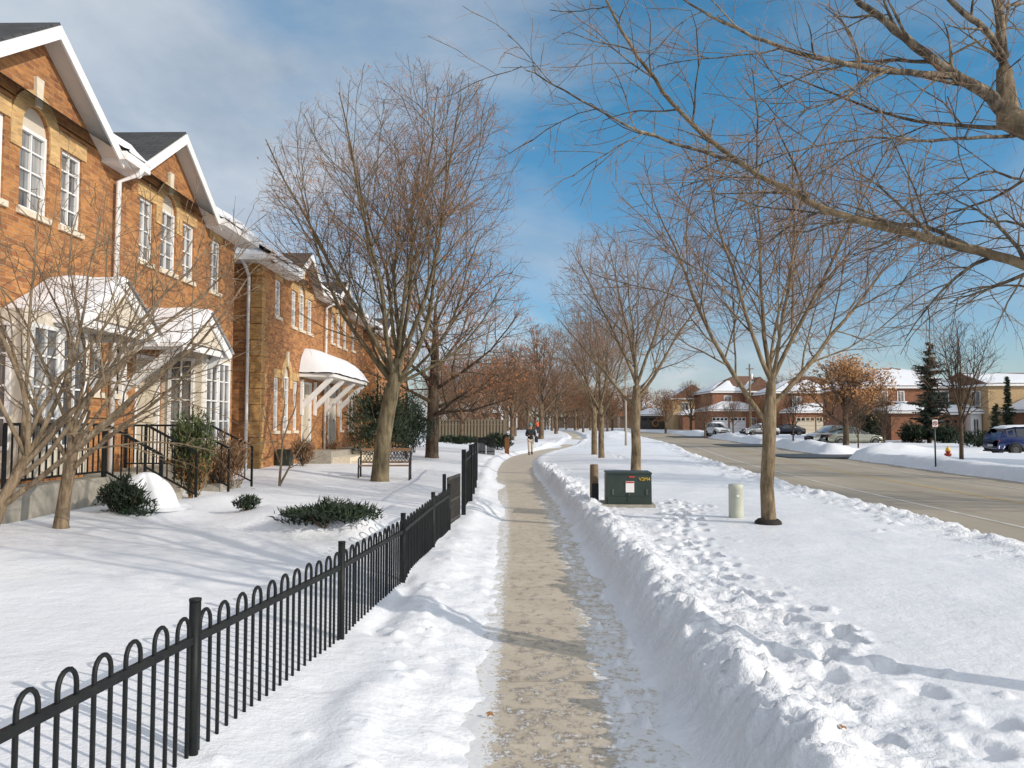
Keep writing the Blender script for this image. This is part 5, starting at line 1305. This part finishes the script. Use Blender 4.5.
# ------------------------------------------------------------------ cars
def car(label, loc, rotz, paint, suv=True, snowtop=False, L=4.6, W=1.84, H=1.66):
    """nose towards local -X"""
    c = thing('parked_car', label, 'car', loc, rotz, 'cars parked in the driveways', local=True)
    S = ([(-.5, .34, .62, .62), (-.485, .26, .74, .74), (-.40, .24, .92, .95), (-.27, .24, .98, 1.03), (-.235, .24, .99, 1.10), (-.10, .24, 1.0, 1.58), (.05, .24, 1.01, 1.65), (.28, .24, 1.02, 1.63), (.40, .24, 1.03, 1.54), (.475, .26, 1.0, 1.12), (.492, .30, .9, .95), (.5, .36, .7, .7)] if suv else
         [(-.5, .34, .55, .55), (-.485, .24, .66, .66), (-.40, .2, .80, .82), (-.25, .2, .88, .92), (-.2, .2, .9, .96), (-.05, .2, .91, 1.38), (.06, .2, .92, 1.44), (.2, .2, .93, 1.40), (.36, .2, .94, 1.06), (.42, .2, .93, .98), (.49, .24, .85, .88), (.5, .34, .65, .65)])
    k = H/1.66 if suv else 1
    vs = []; n = 10
    for (x, zl, zb, zt) in S:
        e = 1-max(0, abs(x)-.38)*1.6; w = W/2*e; gt = max(0, min(1, (zt-zb)/.5)); wt = w*(1-.24*gt); zl, zb, zt = zl*k, zb*k, zt*k
        half = [(w*.86, zl), (w*.98, zl+.12), (w, (zl+zb)/2+.1), (w*.985, zb), (wt, zt)]
        vs += [(x*L, -y, z) for y, z in half]+[(x*L, y, z) for y, z in half[::-1]]
    fs = [(i*n+j, (i+1)*n+j, (i+1)*n+(j+1) % n, i*n+(j+1) % n) for i in range(len(S)-1) for j in range(n)]+[tuple(range(n-1, -1, -1)), tuple((len(S)-1)*n+j for j in range(n))]
    b = MB(); b.add(vs, fs, True); body = b.build('body', paint, c, .03)
    gl = MB()
    def P(i, s_, t):
        x, zl, zb, zt = S[i]; e = 1-max(0, abs(x)-.38)*1.6; w = W/2*e; gt = max(0, min(1, (zt-zb)/.5)); wt = w*(1-.24*gt)
        y = w*.985+(wt-w*.985)*t; return Vector((x*L, s_*(y+.006), (zb+(zt-zb)*t)*k))
    i0, i1 = 4, 8
    for s_ in (-1, 1):
        for i in range(i0, i1):
            a = .10; q = .86
            A, B, C, D = P(i, s_, a), P(i+1, s_, a), P(i+1, s_, q), P(i, s_, q)
            g_ = .05; gl.quad(A.lerp(B, g_), A.lerp(B, 1-g_), D.lerp(C, 1-g_), D.lerp(C, g_))
    for i, o_ in ((4, -.01), (8, .01)):
        A, B, C, D = P(i, -1, .15 if i == 4 else .9), P(i, 1, .15 if i == 4 else .9), P(i+1, 1, .92 if i == 4 else .2), P(i+1, -1, .92 if i == 4 else .2)
        sh = Vector((o_, 0, .012)); gl.quad(*[Vector((v.x, v.y*.9, v.z))+sh for v in (A, B, C, D)])
    gl.build('windows', M['darkglass'], body)
    for x in (-.31*L, .30*L):
        for s_ in (-1, 1):
            yo = s_*(W/2-.10); r = .34 if suv else .31
            MB().tube([(x, yo-s_*.12, r), (x, yo-s_*.11, r), (x, yo+s_*.115, r), (x, yo+s_*.125, r)], [r*.8, r, r, r*.85], 20).build('wheel', M['rubber'], c)
            ww = [o for o in c.children if o.name.startswith('wheel')][-1]
            MB().tube([(x, yo+s_*.1255, r), (x, yo+s_*.132, r)], r*.5, 14).build('rim', M['chrome'], ww)
    ark = MB()
    for x in (-.31*L, .30*L):
        for s_ in (-1, 1): ark.tube([(x+.41*math.cos(a*math.pi/10), s_*(W/2-.012), .34+.41*math.sin(a*math.pi/10)) for a in range(11)], .035, 6)
    ark.build('wheel_arch', M['black'], body)
    for s_ in (-1, 1):
        MB().ball((-.478*L, s_*W*.33, .70*k), (.09, .19, .08)).build('headlight', M['lamp'], c); MB().ball((.482*L, s_*W*.36, .84*k), (.06, .13, .10)).build('tail_light', M['taillamp'], c)
        MB().ball((-.17*L, s_*(W/2+.06), 1.02*k), (.06, .1, .07)).build('mirror', paint, c)
    MB().box(-.5*L-.02, -.485*L, -.55, .55, .36, .56).build('grille', M['black'], c); MB().box(.487*L, .5*L+.015, -.26, .26, .52, .64).build('number_plate', M['label'], c)
    MB().box(-.492*L, .492*L, -W/2*.9, W/2*.9, .22, .30).build('sill_trim', M['black'], c)
    if snowtop:
        vs = []; rs = random.Random(3); ii = [5, 6, 7, 8]
        for t in range(13):
            f = t/12*3; i = min(2, int(f)); f -= i; A = S[ii[i]]; B = S[ii[i+1]]; x = (A[0]+(B[0]-A[0])*f)*L; zt = (A[3]+(B[3]-A[3])*f)*k
            for j in range(9):
                u = j/8*2-1; e = min(1, (1-abs(u))*3+.1, min(t, 12-t)/1.5+.1); vs.append((x, u*W*.385, zt+.005+.11*e+rs.uniform(-.008, .008)))
        MB().add(vs, [(i*9+j, (i+1)*9+j, (i+1)*9+j+1, i*9+j+1) for i in range(12) for j in range(8)], True).build('roof_snow', M['snow2'], c)
    return c
x, y = 29.25, 46.8; car('blue sport-utility car with snow on its roof in the driveway', (x, y, float(Tz(y))-.05), R(180), M['carblue'], True, True, 4.5, 1.85, 1.66)
x, y = place(831, 68.4); car('silver sport-utility car with its nose to the road behind the orange oak', (x+.4, y+1.2, float(Tz(y))-.04), R(12), M['carsilver'], True, False)
x, y = place(840, 66.5); car('sage green sedan beside the silver car behind the orange oak', (x+.8, y, float(Tz(y))-.04), R(184), M['carbeige'], False, False, 4.8, 1.82)
x, y = place(716, 98); car('white hatchback on the far driveway seen from behind', (x, y, float(Tz(y))+.02), R(100), M['carwhite'], True, True, 4.2, 1.8, 1.6)
x, y = place(758, 96.5); car('light grey car half hidden by the snowbank right of the utility pole', (x, y, float(Tz(y))+.02), R(15), M['carsilver'], False, True)
x, y = place(783, 97.5); car('dark navy car left of the white garage doors', (x, y, float(Tz(y))+.02), R(5), M['cardark'], False, False)

# ------------------------------------------------------------------ houses across the road
def house(name, label, loc, rotz, wings, group='houses across the road'):
    """wings: dicts in local coords (x right along the front, y back); each box with hip or gable roof"""
    r = thing(name, label, 'house', (loc[0], loc[1], float(Tz(loc[1]))), rotz, group, local=True)
    for w in wings:
        x0, x1, y0, y1, h, rise = w['b']; ov = .35; z0 = w.get('z0', -.3)
        MB().box(x0, x1, y0, y1, z0, h).build('wall', w['m'], r)
        ax_ = w.get('axis', 'x'); e = h+.0
        xa, xb, ya, yb = x0-ov, x1+ov, y0-ov, y1+ov
        def roof(off, ins, mat_, nm, par, th):
            m = MB(); a, b, c, d = xa+ins, xb-ins, ya+ins, yb-ins; z = e+off
            if ax_ == 'x':
                ym = (c+d)/2; hip = (d-c)/2*w.get('hip', 1.); P, Q = (a+hip, ym, z+rise), (b-hip, ym, z+rise)
            else:
                xm = (a+b)/2; hip = (b-a)/2*w.get('hip', 1.); P, Q = (xm, c+hip, z+rise), (xm, d-hip, z+rise)
            C = [(a, c, z), (b, c, z), (b, d, z), (a, d, z)]
            fs = [[C[0], C[1], Q, P], [C[1], C[2], Q], [C[2], C[3], P, Q], [C[3], C[0], P]] if ax_ == 'x' else [[C[0], C[1], P], [C[1], C[2], Q, P], [C[2], C[3], Q], [C[3], C[0], P, Q]]
            for f in fs: m.quad(*f)
            m.quad(*C[::-1]); return m.build(nm, mat_, par), fs
        ro, fs = roof(.12, 0, M[w.get('roof', 'shingle2')], 'roof', r, 0)
        f = MB(); f.box(xa, xb, ya, yb, e-.08, e+.115); f.build('fascia', M['white'], ro)
        if w.get('hip', 1.) == 0 and w.get('gw'):
            g_ = MB()
            if ax_ == 'y': g_.prism([(x0, y0, h), (x1, y0, h), ((x0+x1)/2, y0, h+rise*.92)], (0, .05, 0)); g_.build('gable_wall', w['m'], r)
            else:
                g_.prism([(x0, y0, h), (x0, y1, h), (x0, (y0+y1)/2, h+rise*.92)], (.05, 0, 0)); g_.build('gable_wall', w['m'], r)
        # snow lying on the slopes, in an uneven sheet
        rs = random.Random(int(loc[0]*31+x0*7)); sn = MB()
        for fi, q in enumerate(fs):
            if fi in w.get('bare', ()): continue
            A, B = Vector(q[0]), Vector(q[1]); C, D = (Vector(q[2]), Vector(q[3])) if len(q) == 4 else (Vector(q[2]), Vector(q[2]))
            nu, nv = 14, 7; vs = []; nr = (B-A).cross(D-A).normalized(); nr = nr if nr.z > 0 else -nr
            top = w.get('cover', .95)
            for i in range(nu+1):
                t_ = top+.22*math.sin(i*.8+loc[0])*(1-top)*2
                for j in range(nv+1):
                    u, v = .015+.97*i/nu, .01+min(.97, t_)*j/nv; p = A.lerp(B, u).lerp(D.lerp(C, u), v)
                    th = .14*min(1, min(i, nu-i)/.8+.1, j/.8+.35, (nv-j)/.9+.1); vs.append(p+nr*(.012+th*rs.uniform(.8, 1.1)))
            sn.add(vs, [(i*(nv+1)+j, (i+1)*(nv+1)+j, (i+1)*(nv+1)+j+1, i*(nv+1)+j+1) for i in range(nu) for j in range(nv)], True)
        if sn.v: sn.build('roof_snow', M['snow2'], ro)
        for (face, u, z, ww, hh_) in w.get('win', ()):
            f = MB(); p = MB()
            if face == 's':
                f.box(u, u+ww, y0-.05, y0-.002, z, z+hh_); p.box(u+.09, u+ww/2-.03, y0-.056, y0-.051, z+.09, z+hh_-.09); p.box(u+ww/2+.03, u+ww-.09, y0-.056, y0-.051, z+.09, z+hh_-.09)
            else:
                f.box(x0-.05, x0-.002, u, u+ww, z, z+hh_); p.box(x0-.056, x0-.051, u+.09, u+ww/2-.03, z+.09, z+hh_-.09); p.box(x0-.056, x0-.051, u+ww/2+.03, u+ww-.09, z+.09, z+hh_-.09)
            o = f.build('window', M['white'], r); p.build('pane', M['glass'], o)
        for (face, u, ww, hh_, mm) in w.get('gar', ()):
            f = MB(); p = MB()
            for k in range(4):
                za, zb2 = .05+hh_*k/4, .05+hh_*(k+1)/4-.03
                if face == 's': f.box(u, u+ww, y0-.05-.004*(k % 2), y0-.003, za, zb2)
                else: f.box(x0-.05-.004*(k % 2), x0-.003, u, u+ww, za, zb2)
            o = f.build('garage_door', M[mm], r)
            for k in range(4):
                a = u+ww*(k+.15)/4; b = u+ww*(k+.85)/4
                if face == 's': p.box(a, b, y0-.062, y0-.056, .12+hh_*.77, hh_*.97)
                else: p.box(x0-.062, x0-.056, a, b, .12+hh_*.77, hh_*.97)
            p.build('pane', M['darkglass'], o)
    return r
# brick house with projecting garage right of the oak
X = lambda px, d: (px-525)/F*d
house('brick_house', 'orange brick house with snowy hip roofs behind the ragged spruce', (X(876, 76.5), 76.5), 0, [
    dict(b=(0, 4.4, -2.5, 4, 2.7, 1.0), m=M['redbrick'], win=[], cover=.98, roof='shingle2'),
    dict(b=(-1.2, 9.5, 1.8, 11, 5.2, 2.1), m=M['redbrick'], win=[('s', .6, 3.6, 1.1, 1.3), ('s', 2.6, 3.5, .7, 1.4), ('s', 6.2, 3.5, 1.4, 1.4)], cover=.92),
    dict(b=(4.6, 9.4, -.5, 1.6, 2.6, .8), m=M['brownbrick'], gar=[('s', .0+5.2, 2.6, 2.1, 'brownbrick')], cover=.98)])
house('stucco_house', 'tan stucco house with a gabled end and brown brick garage', (X(984, 74), 74), 0, [
    dict(b=(0, 11, 0, 9, 5.25, 1.3), m=M['stucco'], axis='x', hip=0., gw=True, win=[('w', 1.2, 3.3, 1.5, 1.5), ('s', 6.5, 3.3, 1.6, 1.3)], bare=(1, 3), cover=.9),
    dict(b=(1.4, 6.5, -6.5, -.2, 2.75, 1.5), m=M['brownbrick'], axis='y', hip=0., gw=True, gar=[('s', 2.1, 3.6, 2.1, 'carwhite')], bare=(0, 2), cover=.97),
    dict(b=(-1.1, -.1, 1.0, 3.2, 2.7, .5), m=M['white'], cover=.97, win=[('s', -.95, .4, .6, 1.8)])])
house('brick_house', 'red brick house with two white garage doors and cross gables', (X(703, 118), 118), R(4), [
    dict(b=(0, 8.2, -3, 4, 3.2, 1.4), m=M['redbrick'], gar=[('s', .3, 2.3, 2.2, 'carwhite'), ('s', 2.9, 2.3, 2.2, 'carwhite')], win=[('s', 6.0, 1.0, .8, 1.2)], cover=.95),
    dict(b=(1.5, 14, .5, 10, 6.0, 2.6), m=M['redbrick'], win=[('s', 3.2, 4.1, 1.2, 1.4), ('s', 9.5, 4.1, 1.2, 1.4)], cover=.45),
    dict(b=(6.2, 10, -1.0, .4, 6.0, 2.1), z0=3.0, m=M['redbrick'], axis='y', hip=0., gw=True, win=[('s', 7.5, 4., 1.2, 1.4)], cover=.5)])
house('brick_house', 'brick house with pale garage doors behind the oak and boulevard trunk', (X(781, 108), 108), 0, [
    dict(b=(0, 9, -3, 4, 2.9, 1.2), m=M['redbrick'], gar=[('s', .8, 2.4, 2.2, 'beige'), ('s', 3.4, 1.6, 2.2, 'beige')], win=[('s', 7., .8, 1., 1.5)], cover=.95),
    dict(b=(-1, 11, .5, 10, 5.6, 2.4), m=M['brownbrick'], win=[('s', 1.5, 3.7, 1.2, 1.4), ('s', 7, 3.7, 1.2, 1.4)], cover=.6)])
house('gabled_house', 'tan brick gabled house behind bare trees left of the red brick house', (X(672, 140), 140), 0, [
    dict(b=(0, 7, 0, 9, 5.6, 2.4), m=M['stucco'], axis='y', hip=0., gw=True, win=[('s', 1.6, 3.6, 1.2, 1.4), ('s', 4.2, 3.6, 1.2, 1.4)], cover=.95),
    dict(b=(1.0, 7.4, -4., -.2, 2.8, .9), m=M['brownbrick'], win=[], gar=[('s', 2.2, 3.6, 2.2, 'brownbrick')], cover=.95)])
gh = house('dark_garage', 'low dark garage with a wreath on its door and snow on its roof', (X(637, 148), 148), 0, [dict(b=(0, 6.4, 0, 6, 2.8, 1.3), m=M['greybuild'], gar=[('s', .7, 5., 2.3, 'greybuild')], cover=.97)])
MB().tube([(3.3+.55*math.cos(a*math.pi/10), -.12, 1.35+.55*math.sin(a*math.pi/10)) for a in range(21)], .13, 8).build('wreath', M['leafO'], gh)
house('brick_house', 'long low brick house hidden in trees at the far end of the path', (X(452, 150), 150), 0, [dict(b=(0, 12, 0, 9, 3.4, 2.2), m=M['redbrick'], win=[('s', 2, 1, 1.6, 1.4), ('s', 7, 1, 1.6, 1.4)], cover=.9)])
house('brick_house', 'far snowy-roofed house between the lamp post and transformer tree', (X(590, 205), 205), 0, [dict(b=(0, 18, 0, 9, 5.2, 3.2), m=M['brownbrick'], win=[('s', 2, 1, 2, 1.6), ('s', 9, 1, 2, 1.6)], cover=.93)])
# dark boundary wall with pale piers across the end of the street
y = 190.; z = float(Tz(y)); xa, xb_ = X(552, y), X(645, y)
bw = thing('boundary_wall', 'dark boundary wall with pale piers across the far end', 'wall', (xa, y, z), 0)
MB().box(xa, xb_, y, y+.25, z-.4, z+2.9).build('wall_panel', M['greybuild'], bw)
for k in range(8):
    xx = xa+(xb_-xa)*k/7; MB().box(xx-.28, xx+.28, y-.12, y-.002, z-.4, z+3.15).build('pier', M['gutter'], bw)
# white van at the end of the path
x, y = place(509, 128); vn_ = thing('delivery_van', 'white delivery van parked beyond the hedge at the far end', 'van', (x, y, hz(x, y)-.1), 0, None, local=True)
MB().box(-1.3, 1.3, 0, 4.2, .5, 2.75).build('cargo_box', M['carwhite'], vn_, .06); MB().box(-1.05, 1.05, 4.2, 5.8, .45, 2.1).build('cab', M['carwhite'], vn_, .1)
for xx in (-1.0, 1.0):
    for yy in (1., 4.8): MB().tube([(xx-.12, yy, .4), (xx+.12, yy, .4)], .4, 14).build('wheel', M['rubber'], vn_)
MB().box(-1.2, 1.2, -.05, -.002, .45, .6).build('bumper', M['greybuild'], vn_)

# ------------------------------------------------------------------ trees beyond the frame on the right whose shadows cross the snow and road
for (x, y, sc, rz, lab) in ((19.0, 14.5, .95, 1., 'bare verge tree across the road right of the frame'), (20.5, 24.5, 1.0, 2.5, 'second bare verge tree across the road beyond the frame')):
    dup(p2, (x, y, hz(x, y)), rz, lab, sc, 'bare trees across the road')
house('brick_house', 'brick house across the road just outside the frame on the right', (29, 19), 0, [dict(b=(0, 10, 0, 10, 5.3, 2.4), m=M['redbrick'], win=[('w', 2, 3.5, 1.4, 1.4), ('w', 6, 3.5, 1.4, 1.4)], cover=.9), dict(b=(-5, -.05, 1, 7, 2.7, 1.1), m=M['redbrick'], gar=[('w', 1.8, 4.4, 2.1, 'carwhite')], cover=.95)])

# ------------------------------------------------------------------ camera, light, sky
cam = bpy.data.cameras.new('camera'); co = bpy.data.objects.new('camera', cam); COL.objects.link(co); SC.camera = co
cam.sensor_width = 36; cam.lens = F/1024*36; cam.clip_end = 6000; cam.clip_start = .05
co.location = (0, 0, HC); co.rotation_euler = (R(90)+PITCH, 0, YAW)
sl = bpy.data.lights.new('sun', 'SUN'); so_ = bpy.data.objects.new('sun', sl); COL.objects.link(so_)
sl.energy = 3.0; sl.angle = R(.5); sl.color = (1., .90, .78)
sd = SUN_V*math.cos(SUN_EL)+Vector((0, 0, math.sin(SUN_EL)))
so_.rotation_euler = (-sd).to_track_quat('-Z', 'Y').to_euler(); so_.location = (20, -20, 30)
w = bpy.data.worlds.new('World'); SC.world = w; w.use_nodes = True; nt = w.node_tree
bgn = nt.nodes['Background']; sky = nt.nodes.new('ShaderNodeTexSky'); sky.sky_type = 'NISHITA'; sky.sun_disc = False
sky.sun_elevation = SUN_EL; sky.sun_rotation = math.atan2(SUN_V.x, SUN_V.y); sky.altitude = 100; sky.air_density = 1.0; sky.dust_density = .6; sky.ozone_density = 1.6
tc = nt.nodes.new('ShaderNodeTexCoord'); sp = nt.nodes.new('ShaderNodeSeparateXYZ'); nt.links.new(tc.outputs['Generated'], sp.inputs[0])
zz = math_n(nt, 'ADD', math_n(nt, 'MAXIMUM', sp.outputs[2], 0.), .16)
cb = nt.nodes.new('ShaderNodeCombineXYZ'); nt.links.new(math_n(nt, 'DIVIDE', sp.outputs[0], zz), cb.inputs[0]); nt.links.new(math_n(nt, 'DIVIDE', sp.outputs[1], zz), cb.inputs[1]); cb.inputs[2].default_value = 3.7
n1 = tex_noise(nt, cb.outputs[0], .62, 8, .56, (1.0, .8, 1)); n1.inputs['Distortion'].default_value = .4
# cloud cover is thicker towards the west (left) of the sky
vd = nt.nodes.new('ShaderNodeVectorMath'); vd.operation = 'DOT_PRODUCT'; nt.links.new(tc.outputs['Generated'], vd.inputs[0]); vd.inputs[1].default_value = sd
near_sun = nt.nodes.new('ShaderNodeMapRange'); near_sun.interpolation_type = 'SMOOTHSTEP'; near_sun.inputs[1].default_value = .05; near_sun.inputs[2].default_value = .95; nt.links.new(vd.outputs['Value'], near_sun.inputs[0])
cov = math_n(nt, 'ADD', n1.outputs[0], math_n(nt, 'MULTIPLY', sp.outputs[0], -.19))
cov = math_n(nt, 'ADD', cov, math_n(nt, 'MULTIPLY', near_sun.outputs[0], .5))  # extra cloud around the sun, out of view, added as fill light
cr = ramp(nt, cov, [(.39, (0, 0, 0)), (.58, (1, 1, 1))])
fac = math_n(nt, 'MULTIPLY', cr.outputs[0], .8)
col = mixc(nt, fac, sky.outputs[0], (5.6, 5.9, 6.4))
tr_ = ramp(nt, sp.outputs[2], [(.0, (.66, .68, .80)), (.14, (.52, .68, .80)), (.40, (.31, .76, .88))])
tm = nt.nodes.new('ShaderNodeMix'); tm.data_type = 'RGBA'; tm.blend_type = 'MULTIPLY'; tm.inputs[0].default_value = 1
nt.links.new(sky.outputs[0], tm.inputs[6]); nt.links.new(tr_.outputs[0], tm.inputs[7])
col = mixc(nt, fac, tm.outputs[2], mixc(nt, near_sun.outputs[0], ramp(nt, tex_noise(nt, cb.outputs[0], 1.5, 7, .58, (1, .7, 1)).outputs[0], [(.36, (2.3, 2.65, 3.1)), (.66, (4.3, 4.4, 4.6))]).outputs[0], (7.6, 7.5, 7.6)))  # added sun-side cloud is brighter than the visible cloud, to lift shadows
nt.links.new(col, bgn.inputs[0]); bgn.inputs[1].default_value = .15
SC.view_settings.view_transform = 'Standard'; SC.view_settings.look = 'None'; SC.view_settings.gamma = 1; SC.view_settings.use_curve_mapping = False
SC.view_settings.exposure = .2
SC.render.engine = 'CYCLES'; SC.cycles.use_denoising = True; SC.cycles.max_bounces = 6
SC.cycles.filter_width = 1.5
